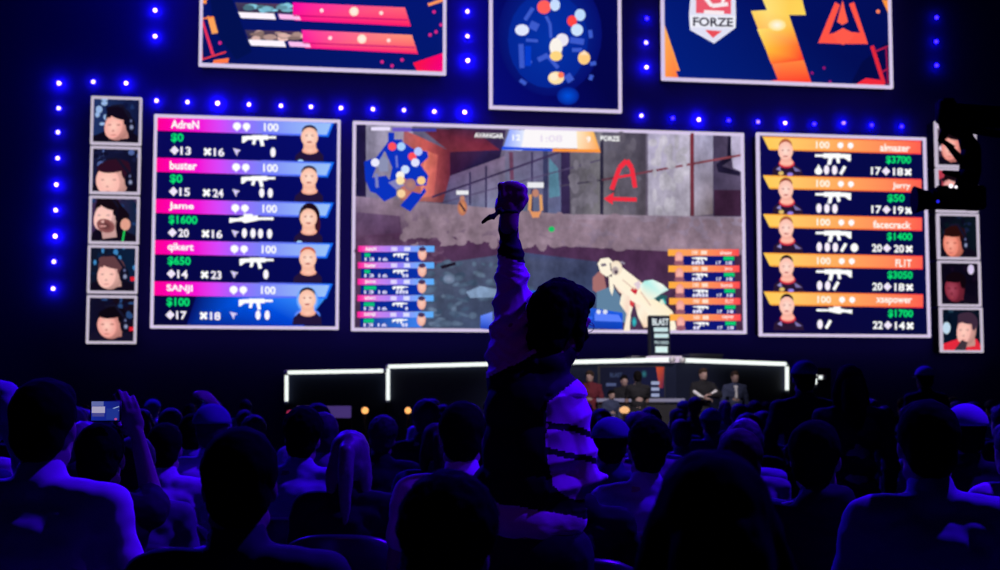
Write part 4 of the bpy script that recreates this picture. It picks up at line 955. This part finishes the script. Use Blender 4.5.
near('short', 462, 403, 5.3, 'dark-haired spectator in lilac-lit pale shirt just left of the raised-fist man', CW, HB, ch='chair just left of the raised-fist man')
near('ponytail', 350, 432, 5.8, 'blond long-haired woman with tied-back hair seen from behind, left of centre', CB, HBL, ch='chair under the blond long-haired woman left of centre')
near('thick', 646, 424, 5.9, 'dark-haired spectator in light blue shirt right of the raised-fist man', CL, HB, ch='chair under the light-blue-shirted spectator right of the raised-fist man')
near('cap', 611, 420, 6.7, 'spectator with blue-rimmed cap at the elbow of the raised-fist man', CN, HB, CAPB, ch='chair at the elbow of the raised-fist man')
near('short', 740, 430, 5.1, 'spectator with bright blue rim on the crown above the biggest dark head', CN, HBR, ch='chair under the spectator with bright blue rim on the crown')
near('cap', 967, 407, 6.6, 'spectator in pale peaked cap glowing blue at the right edge', CB, HB, CL, ch='chair under the pale-capped spectator at the right edge')
near('thick', 300, 413, 6.6, 'dark-haired spectator in mid-blue shirt between jacketed man and blond woman', CL, HB, ch='chair between the jacketed man and the blond woman')
near('short', 165, 424, 6.6, 'spectator in white shirt glowing violet right of the phone holder', CW, HB, ch='chair right of the phone holder')
near('long', 318, 404, 9.0, 'long-haired spectator in bright white top beneath the violet barrier', CW, HBR)
near('turned', 570, 437, 5.0, 'spectator mostly hidden behind the raised-fist man', CB, HB, ch='chair mostly hidden behind the raised-fist man')

# ---------------- phone holders
def local(q, sc):
    return lambda px, py, d: Matrix.Rotation(YAW, 3, 'Z') @ (P(px, py, d) - V((q[0], q[1], 0))) / sc
q = P2(100, 4.9); scp = (CAMZ + (397 - 424) * 4.9 / FPX) / 1.325; lc = local(q, scp)
j = seated(); j['shR'] += V((.0, 0, .02)); j['elR'] = lc(151, 492, 5.0); j['wrR'] = lc(138, 438, 4.95); j['hdR'] = lc(126, 402, 4.92) - j['wrR']; j['pnR'] = V((-.3, .95, 0)); j['cuR'] = .22; j['thR'] = .7; j['hsR'] = 1
phold = person(j, 'short', shirt='tee', voxel=.006)
q = P2(100, 4.9); scp = (CAMZ + (397 - 424) * 4.9 / FPX) / 1.325
place(phold, q, -YAW, scp, 'spectator holding up a phone with a bare arm, behind the white T-shirt man', None, CB, HB, first=True); NEAR.append((q[0], q[1], .5))
chair(q, -YAW, 'chair under the phone holder behind the white T-shirt man')
def phone(px, py, d, wpx, hpx, label, big=True):
    k = d / FPX; root = empty('phone', P(px, py, d), -YAW); tag(root, label, 'phone', 'phones held up by spectators')
    bm = bmesh.new(); bx(bm, (0, .005, 0), ((wpx + 3) * k, .009, (hpx + 2.5) * k), bev=.003); link_mesh('case', to_mesh(bm), BLACKP, root)
    p = Pic(lambda x, y: (x * k, -y * k), step=.0001); a, b = wpx / 2, hpx / 2
    p.rect(-a, -b, a, b, (20, 40, 150), (20, 30, 120))
    if big:
        p.rect(-a, -b, -a + 12, -b + 4.5, (95, 105, 165)); p.rect(-a + .5, -b + 5, -a + 13.5, -b + 11.5, (165, 160, 190)); p.rect(-a + 1, -b + 12, -a + 13, -b + 15, (70, 70, 140))
        p.line(a - 9, -b + 8, a - .5, -b + 5, .8, (150, 170, 215)); p.line(a - 9, -b + 11, a - .5, -b + 9, .8, (130, 140, 200)); p.rect(-a + 15, b - 12, a - 1, b - 1, (30, 50, 140)); p.ell(a - 3.5, b - 1.5, 1.4, 1, (190, 70, 140))
    else: p.rect(-a, -b, a, b, (40, 130, 215), (30, 90, 230))
    p.build('display', root, (0, -.001, 0))
phone(105.5, 411, 4.86, 28, 19, 'phone showing the lit stage, held up by the arm at left')
q = P2(193, 8.2); lc = local(q, .98)
j = seated(); j['elR'] = lc(223, 430, 8.3); j['wrR'] = lc(217, 408, 8.2); j['hdR'] = lc(208, 399, 8.15) - j['wrR']; j['pnR'] = V((-.8, .6, 0)); j['cuR'] = .3; j['hsR'] = 1
phold2 = person(j, 'short', shirt='sleeve')
place(phold2, q, -YAW, .98, 'spectator raising a small glowing phone below the left scoreboard', None, CL, HB, first=True); NEAR.append((q[0], q[1], .5))
phone(206, 399.5, 8.15, 6, 4.5, 'small cyan-glowing phone held up below the left scoreboard', False)

# ---------------- standing spectators
j = standing(); j['elL'] = V((-.27, .02, 1.14)); j['wrL'] = V((-.16, .2, 1.05)); j['hdL'] = V((.4, .8, .2)); stand_cap = person(j, 'short', shirt='sleeve', cap_=CN)
def stander(o, px, ytop, d, top, label, rz, first=True, **k):
    sc = (CAMZ + (397 - ytop) * d / FPX) / top; q = P2(px, d)
    if first: place(o, q, rz, sc, label, **k)
    NEAR.append((q[0], q[1], .5)); return sc
q = P2(805, 9.6); place(stand_cap, q, -.2, (CAMZ + 35 * 9.6 / FPX) / 1.745, 'standing man in dark clothes and blue-lit cap right of the stage lights', None, CB, HB, CAPB, first=True); NEAR.append((*q, .6))
j = standing(); stand_long = person(j, 'long', HB, shirt='sleeve'); q = P2(851, 8.2); place(stand_long, q, -.1, (CAMZ + 32 * 8.2 / FPX) / 1.745, 'standing long-haired figure in black right of the man in cap', None, CB, HB, first=True); NEAR.append((*q, .6))
j = standing(); j['elR'] = V((.3, .1, 1.2)); j['wrR'] = V((.12, .3, 1.28)); j['hdR'] = V((-.5, .8, 0)); op = person(j, 'short', shirt='sleeve', cap_=CN); q = P2(926, 14.5); place(op, q, .1, (CAMZ + 30 * 14.5 / FPX) / 1.745, 'standing crew member in blue-lit cap under the camera crane', None, CB, HB, CL, first=True); NEAR.append((*q, .6))
j = standing(); j['elR'] = V((.27, .02, 1.15)); j['wrR'] = V((.2, .22, 1.0)); e0 = person(j, 'short', shirt='sleeve', smat=CL); q = P2(-38, 6.0); place(e0, q, -.2, 1.0, 'standing person in pale blue shirt cut off by the left edge', None, CL, HB, first=True); NEAR.append((*q, .6))

# ---------------- crew in the pit, in front of the stage
ra, rb = P2(578, 23.7), P2(762, 23.7); rc, rd = P2(745, 26.3), P2(578, 26.45)
o = link_mesh('riser', prism([ra, rb, rc, rd], 0, .32), BLACKP, smooth=False); tag(o, 'low black riser under the crew in front of the stage', 'platform')
j = standing(); j['yaw'] = 0; crew = person(j, 'short', shirt='sleeve', voxel=.013); crewed = [False]
def crewman(px, ytop, d, rz, label, smat, hmat, proto=None, z=.32):
    pr = proto or crew
    sc = (CAMZ + (397 - ytop) * d / FPX - z) / 1.745; q = P2(px, d)
    first = (proto is not None) or not crewed[0]
    o = place(pr, q, rz, sc, label, 'crew standing in front of the stage', smat, hmat, first=first, z=z)
    if proto is None: crewed[0] = True
    return o
crewman(590, 370.5, 26.0, R(150), 'man in maroon top standing left of the counter, facing right', CM, HBR)
j = standing(); j['elL'] = V((-.21, .1, 1.14)); j['wrL'] = V((-.14, .24, 1.2)); j['elR'] = V((.21, .1, 1.14)); j['wrR'] = V((.14, .24, 1.2)); j['hdL'] = V((.3, .6, .6)); j['hdR'] = V((-.3, .6, .6))
cr2 = person(j, 'short', shirt='tee', voxel=.013); crewman(638, 371, 24.4, 0, 'man in black T-shirt with back turned, standing before the counter', CB, HB, cr2)
crewman(624, 375, 26.1, R(180), 'dark-clothed crew member facing out behind the counter', CB, HB)
crewman(611, 390, 25.2, R(200), 'shorter crew member in black at the left end of the counter', CN, HB)
j = standing(); j['elL'] = V((-.30, .14, 1.2)); j['wrL'] = V((-.05, .26, 1.22)); j['hdL'] = V((1, .2, 0)); j['elR'] = V((.27, .1, 1.15)); j['wrR'] = V((.05, .25, 1.14)); j['hdR'] = V((-1, .2, 0))
cr3 = person(j, 'short', shirt='sleeve', voxel=.013)
o = crewman(703, 368, 25.0, R(185), 'man in black jersey with pale chest stripes facing the audience', CB, HBR, cr3)
bm = bmesh.new(); 
for a, b in (((.22, .1, 1.28), (.02, .17, 1.12)), ((-.24, .10, 1.30), (-.10, .16, 1.22))):
    cap(bm, a, b, .035, .035)
link_mesh('jersey_stripe', remesh(bm, .012, 2), CW, o)
o = crewman(735, 371, 25.6, R(175), 'man in dark suit with bright shirt front facing the audience', CN, HBR)
bm = bmesh.new(); cap(bm, (0, .085, 1.40), (0, .118, 1.2), .035, .03); cap(bm, (.02, .09, 1.42), (-.02, .09, 1.42), .03, .03); link_mesh('shirt_front', remesh(bm, .01, 2), CW, o)

# ---------------- the man with the raised fist
HD = 4.5
hx, hy = P2(535, HD)
HO = V((hx, hy, 0))
def K(px, py, dd=0): return P(px, py, HD + dd) - HO
LT = HR; BK = -HF
Z_ = lambda z: z
hero = empty('person', HO); tag(hero, 'man in black and white jacket standing with back turned, right-of-centre, raising his left fist', 'person')
j = dict(pel=K(532, 548, .0), waist=K(531, 500, 0), chest=K(537, 432, .0), nb=K(546, 372, -.01), ntop=K(553, 356, .0), head=K(563, 321, .03), yaw=-YAW - R(42), nod=-R(10), tilt=R(8))
j['shL'] = K(514, 378, .02); j['elL'] = K(511, 300, .05); j['wrL'] = K(509, 222, .02)
j['shR'] = K(569, 398, .0); j['elR'] = K(583, 472, -.02); j['wrR'] = K(566, 505, .22)
j['hdL'] = UP + LT * .05; j['pnL'] = HF * 1.0 + LT * .25; j['hsL'] = -1; j['cuL'] = 1.0; j['thL'] = 1.0
j['hdR'] = (HF - LT * .5); j['pnR'] = -LT; j['cuR'] = .5; j['hsR'] = 1
bz = lambda px, z, dd=0: V((P2(px, HD + dd)[0] - hx, P2(px, HD + dd)[1] - hy, z))
j['hipL'] = bz(510, .90); j['hipR'] = bz(560, .90); j['knL'] = bz(508, .49, .03); j['knR'] = bz(566, .49, .04); j['anL'] = bz(506, .1, -.02); j['anR'] = bz(570, .1, -.02); j['toeL'] = bz(505, .05, .12); j['toeR'] = bz(575, .05, .12)
# body
bm = bmesh.new(); head_prims(bm, j)
chain(bm, [(j['pel'], .12), (j['waist'], .12), (j['chest'], .12), (j['nb'], .06)])
for k_, s in (('L', -1), ('R', 1)):
    chain(bm, [(j['nb'], .05), (j['sh' + k_], .055), (j['el' + k_], .043), (j['wr' + k_], .030)])
    chain(bm, [(j['pel'], .09), (j['hip' + k_], .085), (j['kn' + k_], .055), (j['an' + k_], .038)]); cap(bm, j['an' + k_], j['toe' + k_], .04, .035)
hand(bm, j['wrR'], j['hdR'], j['pnR'], 1, .5)
hand(bm, K(509.5, 217, .0), UP + LT * .06, HF + LT * .35, 1, .95, 1.2, 1.0)
cap(bm, K(509, 226), K(510, 206), .031, .033); sph(bm, K(512.5, 195.5, .01), (.046, .038, .040))
for x_, y_ in ((503.5, 187.5), (509.5, 185), (516, 184.5), (522, 187)): cap(bm, K(x_, y_, -.005), K(x_ + .5, y_ + 10, -.02), .0125, .012); cap(bm, K(x_, y_, -.005), K(x_, y_ + 1, .03), .0125, .012)
cap(bm, K(519, 207, .0), K(525, 199, .01), .017, .014); cap(bm, K(525, 199, .01), K(521, 192, .03), .013, .011)
me = remesh(bm, .0055, 2, 'body'); link_mesh('body', me, SKIN, hero)
# jacket
JB = mat('jacket_black', (.006, .006, .008), .75, spec=.2, scale=10, bump=.1); JW = mat('jacket_white', (.66, .66, .68), .6, spec=.3, scale=10, var=.05, sheen=.2)
bm = bmesh.new()
chain(bm, [(K(508, 220, .02), .033), (K(508.5, 238, .02), .036), (K(510.5, 252, .02), .045), (K(511, 262, .03), .048), (K(513, 295, .05), .060), (K(511, 330, .05), .069), (K(510, 356, .04), .080), (K(516, 384, .02), .094)])
chain(bm, [(K(568, 398, 0), .068), (K(571, 425, -.02), .064), (K(576, 452, -.02), .062), (K(584, 474, -.02), .056), (K(603, 477, -.01), .012), (K(584, 476, -.02), .054), (K(573, 490, .10), .052), (K(566, 503, .2), .045)])
rr = Euler((0, 0, -YAW)).to_matrix()
sph(bm, K(536, 410, 0), (.165, .12, .15), rr); sph(bm, K(535, 450, 0), (.172, .128, .17), rr); sph(bm, K(533, 490, 0), (.175, .132, .15), rr); sph(bm, K(530, 520, 0), (.178, .135, .10), rr)
sph(bm, K(500, 492, .02), (.105, .09, .10), rr); sph(bm, K(560, 520, 0), (.088, .10, .075), rr)
chain(bm, [(K(516, 384, .0), .085), (K(540, 384, -.01), .085), (K(564, 396, 0), .070)]); chain(bm, [(K(542, 390, -.01), .09), (K(549, 366, -.01), .068), (K(553, 358, .0), .064), (K(560, 353, .01), .058)]); chain(bm, [(K(520, 372, .0), .055), (K(545, 366, -.01), .055)])
sph(bm, K(543, 364, -.04), (.078, .05, .06), rr)
me = remesh(bm, .006, 5, 'jacket')
def unpx(v):
    w_ = v + HO - C0; d = w_.dot(FW); return 500 + FPX * w_.dot(RT) / d, 285 - FPX * w_.dot(UP) / d
# folds: rings round the sleeves, long soft creases on the back
me.update(); ns = [v.normal.copy() for v in me.vertices]
for v, n in zip(me.vertices, ns):
    x, y = unpx(v.co); c = v.co
    fold = 0.0
    nn = noise.noise(c * 7.0); n2 = noise.noise(c * 19)
    if x < 536 and y < 372:
        t = y + (x - 511) * (1.05 + .6 * noise.noise(c * 2.2)) + 24 * noise.noise(c * 3.1)
        amp = (.0075 * min(1, max(0, (y - 236) / 50)) + .0015) * (.55 + .9 * abs(noise.noise(c * 4.3 + V((3, 1, 2)))))
        fold = (1 - 2 * abs(math.sin(t / 24.0 * math.pi))) * amp + (1 - 2 * abs(math.sin((y - (x - 511) * .5 + 30 * nn) / 13.0 * math.pi))) * .0022 + nn * .006 + n2 * .0015
    elif x > 546 and 395 < y < 512:
        t = y + (x - 580) * .35 + 20 * noise.noise(c * 3.3)
        fold = (1 - 2 * abs(math.sin(t / 30.0 * math.pi))) * .008 + n2 * .003 + nn * .005
    else: fold = nn * .010 + noise.noise(V((c.x * 14, c.y * 14, c.z * 5))) * .005
    if y > 528: fold += math.sin(x / 5.0) * .002
    v.co += n * fold
# straight hem
me.update()
bmh = bmesh.new(); bmh.from_mesh(me)
bmesh.ops.delete(bmh, geom=[v for v in bmh.verts if unpx(v.co)[1] > 543 + (unpx(v.co)[0] - 590) * .04 or (unpx(v.co)[0] < 500 and unpx(v.co)[1] > 522 + (unpx(v.co)[0] - 465) * .5)], context='VERTS')
bmh.to_mesh(me); bmh.free(); me.materials.append(JB); me.materials.append(JW)
for f in me.polygons:
    x, y = unpx(f.center); white = False
    wob = 2 * noise.noise(f.center * 12)
    if x < 536 and y < 378: white = (259 + wob < y - (x - 511) * .25) and y + (x - 511) * .5 < 366 + wob
    elif x < 499 and y < 380: white = False
    if x > 546 and y < 512 and y > 363:
        xl = 541 + max(0, 408 - y) * 1.25 + max(0, y - 425) * .2
        white = x > xl
        b1 = 421 + (x - 545) * .2 + 3 * wob / 2; b2 = 447 + (x - 550) * .24 + wob
        if b1 < y < b1 + 7 or b2 < y < b2 + 6: white = False
        if y > 500 - (x - 580) ** 2 * .02: white = False
    top = 504 + (x - 500) * .17 if x > 500 else 504 - (500 - x) * .62
    if y > top + wob: white = True
    f.material_index = 1 if white else 0
jk = link_mesh('jacket', me, None, hero); s_ = jk.modifiers.new('s', 'SOLIDIFY'); s_.thickness = .003; s_.offset = -1
for pgn in me.polygons: pgn.use_smooth = True
bm = bmesh.new(); sph(bm, j['pel'] , (.165, .125, .14), rr)
for k_ in 'LR': chain(bm, [(j['pel'], .12), (j['hip' + k_], .11), (j['kn' + k_], .08), (j['an' + k_] + V((0, 0, .02)), .06)])
link_mesh('trousers', remesh(bm, .009, 4), CT, hero)
for k_ in 'LR':
    bm = bmesh.new(); a, t = j['an' + k_], j['toe' + k_]; cap(bm, V((a.x, a.y, .05)), V((t.x, t.y, .045)), .05, .042); cap(bm, a, a - V((0, 0, .03)), .05, .05); link_mesh('shoe', remesh(bm, .009, 2), SH, hero)
# hair: full, swept towards the forehead
bm = bmesh.new(); H = head_rot(j); o_ = j['head']; X = lambda x, y, z: o_ + H @ V((x, y, z))
sph(bm, X(0, -.028, .042), (.088, .102, .093), H); sph(bm, X(0, -.056, -.015), (.080, .070, .085), H); sph(bm, X(0, .02, .085), (.076, .085, .042), H); chain(bm, [(X(-.02, .05, .09), .035), (X(.0, .095, .075), .022), (X(.01, .108, .055), .010)])
sph(bm, X(0, -.075, .02), (.08, .06, .09), H); sph(bm, X(.0, -.06, -.08), (.07, .055, .06), H)
me = remesh(bm, .0055, 2, 'hair'); rough_up(me, .006, 30, (1, 1, 1), 3.3); link_mesh('hair', me, HB, hero)
bm = bmesh.new(); sph(bm, X(0, .03, -.062), (.062, .064, .052), H); sph(bm, X(0, .066, -.088), (.032, .028, .024), H)
for s in (-1, 1): cap(bm, X(s * .070, .005, .0), X(s * .060, .02, -.06), .018, .022); cap(bm, X(s * .07, .0, .03), X(s * .078, -.01, -.02), .02, .022); cap(bm, X(s * .05, .06, -.03), X(s * .06, .02, -.01), .018, .02)
me = remesh(bm, .006, 2, 'beard_shade'); rough_up(me, .003, 50); link_mesh('beard_shade', me, HB, hero)  # dark cover added over jaw, cheeks and ears, standing in for facial shade
# glasses
gl = []
bm = bmesh.new()
for s in (-1, 1):
    cone(bm, X(s * .080, .0, .008), X(s * .056, .094, .008), .0014, .0014, 6)
    for i in range(16):
        a, b = 2 * math.pi * i / 16, 2 * math.pi * (i + 1) / 16
        cone(bm, X(s * .033 + .022 * math.cos(a), .096, .004 + .017 * math.sin(a)), X(s * .033 + .022 * math.cos(b), .096, .004 + .017 * math.sin(b)), .0012, .0012, 6)
cone(bm, X(-.011, .102, .008), X(.011, .102, .008), .0012, .0012, 6)
link_mesh('glasses', to_mesh(bm), mat('glasses_metal', (.5, .5, .55), .25, .8), hero)
# wrist ribbon with a loose tail
bm = bmesh.new()
for i in range(20):
    a, b = 2 * math.pi * i / 20, 2 * math.pi * (i + 1) / 20; c = K(509, 212.5, .0)
    f_ = lambda t: c + LT * (.029 * math.cos(t)) + HF * (.029 * math.sin(t))
    cap(bm, f_(a), f_(b), .007, .007)
pts = [K(501, 210, -.03), K(497.5, 212.5, -.04), K(494, 216.5, -.045), K(490, 217, -.05), K(486, 219.5, -.05), K(482.5, 222.5, -.05)]
for (a, b), w_ in zip(zip(pts[:-1], pts[1:]), (.008, .009, .011, .009, .006)):
    cap(bm, a + UP * w_ * .6, b + UP * w_ * .4, .0045, .004); cap(bm, a - UP * w_ * .6, b - UP * w_ * .3, .0045, .004); cap(bm, a, b, .005, .004)
sph(bm, K(500, 211, -.035), .011, sub=2)
link_mesh('wrist_ribbon', remesh(bm, .003, 1), mat('ribbon_black', (.012, .012, .016), .8), hero)
NEAR.append((hx, hy, .7))

# ---------------- the rest of the audience, row by row
tens = {20: 'twentieth', 30: 'thirtieth'}
unit = ['', 'first', 'second', 'third', 'fourth', 'fifth', 'sixth', 'seventh', 'eighth', 'ninth']
for n_ in range(21, 40): ORD.append(('twenty-' if n_ < 30 else 'thirty-') + unit[n_ % 10] if n_ % 10 else 'thirtieth')
rnd = random.Random(21)
rowY = [5.6, 6.55, 7.5, 8.6, 9.9, 11.4, 13.2, 15.3, 17.8, 20.6]
kinds = ['short', 'short', 'short', 'thick', 'thick', 'turned', 'long', 'ponytail', 'cap', 'short']
desc = {('short', 0): 'short-haired', ('thick', 0): 'thick-haired', ('turned', 0): 'hooded-top', ('long', 0): 'long-haired', ('ponytail', 0): 'ponytailed', ('cap', 0): 'capped'}
shirts = [(CB, 'black'), (CB, 'black'), (CD, 'charcoal'), (CN, 'navy'), (CN, 'navy'), (CG, 'grey'), (CL, 'pale blue'), (CW, 'white')]
for ri, Y in enumerate(rowY):
    xs = []
    x = Y * math.tan(YAW) - .375 * Y + rnd.uniform(0, .3)
    while x < Y * math.tan(YAW) + .40 * Y:
        xs.append(x); x += rnd.uniform(.54, .66) if ri < 6 else rnd.uniform(.6, .85)
    seats = []
    for x in xs:
        yy = Y + rnd.uniform(-.08, .08)
        if rnd.random() < .10: continue
        fz = V((x, yy, 0)).dot(HF); ppx = 500 + FPX * V((x, yy, 0)).dot(HR) / fz
        if (288 < ppx < 420 and Y > 9.5) or (588 < ppx < 650 and Y > 12.5): continue
        if any(math.hypot(x - a, yy - b) < r * 1.05 for a, b, r in NEAR): continue
        seats.append((x, yy))
    for k_, (x, yy) in enumerate(seats):
        kd_ = rnd.choice(kinds); sm, sn = rnd.choice(shirts); hm = HD_ if rnd.random() < .7 else (HBR if rnd.random() < .7 else HBL)
        if kd_ == 'ponytail': hm = HBR
        r = rnd.uniform(-.2, .15); sc = rnd.uniform(.93, 1.035)
        place(protos[kd_], (x, yy), r, sc, f'{desc[(kd_, 0)]} spectator in {sn}, {ORD[k_]} from left, {ORD[ri]} full row beyond the raised-fist man', AUD, sm, hm, None, first=not used[kd_]); used[kd_] = True
        if ri < 3: chair((x, yy), r, f'chair {ORD[k_]} from left in {ORD[ri]} full row beyond the raised-fist man')
#PEOPLE_END
# ================================================================== LIGHTS
def area(name, loc, target, size, energy, color, sy=None):
    L = bpy.data.lights.new(name, 'AREA'); L.energy = energy; L.color = color; L.size = size
    if sy: L.shape = 'RECTANGLE'; L.size_y = sy
    o = bpy.data.objects.new(name, L); COL.objects.link(o); o.location = loc
    o.rotation_euler = (Vector(target) - Vector(loc)).to_track_quat('-Z', 'Y').to_euler(); return o
def spot(name, loc, target, energy, color, angle=60, blend=.6, rad=.15):
    L = bpy.data.lights.new(name, 'SPOT'); L.energy = energy; L.color = color; L.spot_size = R(angle); L.spot_blend = blend; L.shadow_soft_size = rad
    o = bpy.data.objects.new(name, L); COL.objects.link(o); o.location = loc
    o.rotation_euler = (Vector(target) - Vector(loc)).to_track_quat('-Z', 'Y').to_euler(); return o
BLU = (.09, .0, 1.0)
# wash on the backdrop
area('backdrop_wash', (1.0, 32.2, 13.5), (1.0, 34.4, 8.0), 8, 190, (.015, .0, 1.0), .5)
# truss washes over the audience
spot('side_beam_right', (8.0, 3.0, 9.3), (.86, 4.5, 1.70), 5200, (.07, 0, 1.0), 7.6, rad=.15)
spot('truss_wash_right', (6.5, 6.9, 9.5), (-.2, 4.6, 1.2), 6500, (.045, 0, 1.0), 52, rad=.2)
spot('truss_wash_middle', (4, 25, 12), (3, 13, 1.0), 12000, (.02, .0, 1.0), 70, rad=.3)
spot('truss_wash_far_left', (-6, 24, 12), (-3, 11, 1.0), 10000, (.02, .0, 1.0), 60, rad=.3)
# dim violet fill added from behind, narrowed onto the raised-fist man
spot('rear_violet_fill', (-3, -7, 9.0), (.75, 4.5, 1.5), 105, (.5, .0, 1.0), 8.5, rad=.4)
# white key on the pit crew
spot('pit_key', (6.0, 17, 6.5), (6.4, 25.5, 1.6), 3000, (1.0, .88, .92), 30)

w = bpy.data.worlds.new('world'); scn.world = w; w.use_nodes = True
w.node_tree.nodes['Background'].inputs[0].default_value = (.05, .08, 1.0, 1); w.node_tree.nodes['Background'].inputs[1].default_value = .005
scn.view_settings.view_transform = 'Standard'; scn.view_settings.look = 'None'; scn.view_settings.exposure = 0; scn.view_settings.gamma = 1
scn.view_settings.use_curve_mapping = False
scn.cycles.use_denoising = True
scn.cycles.max_bounces = 3
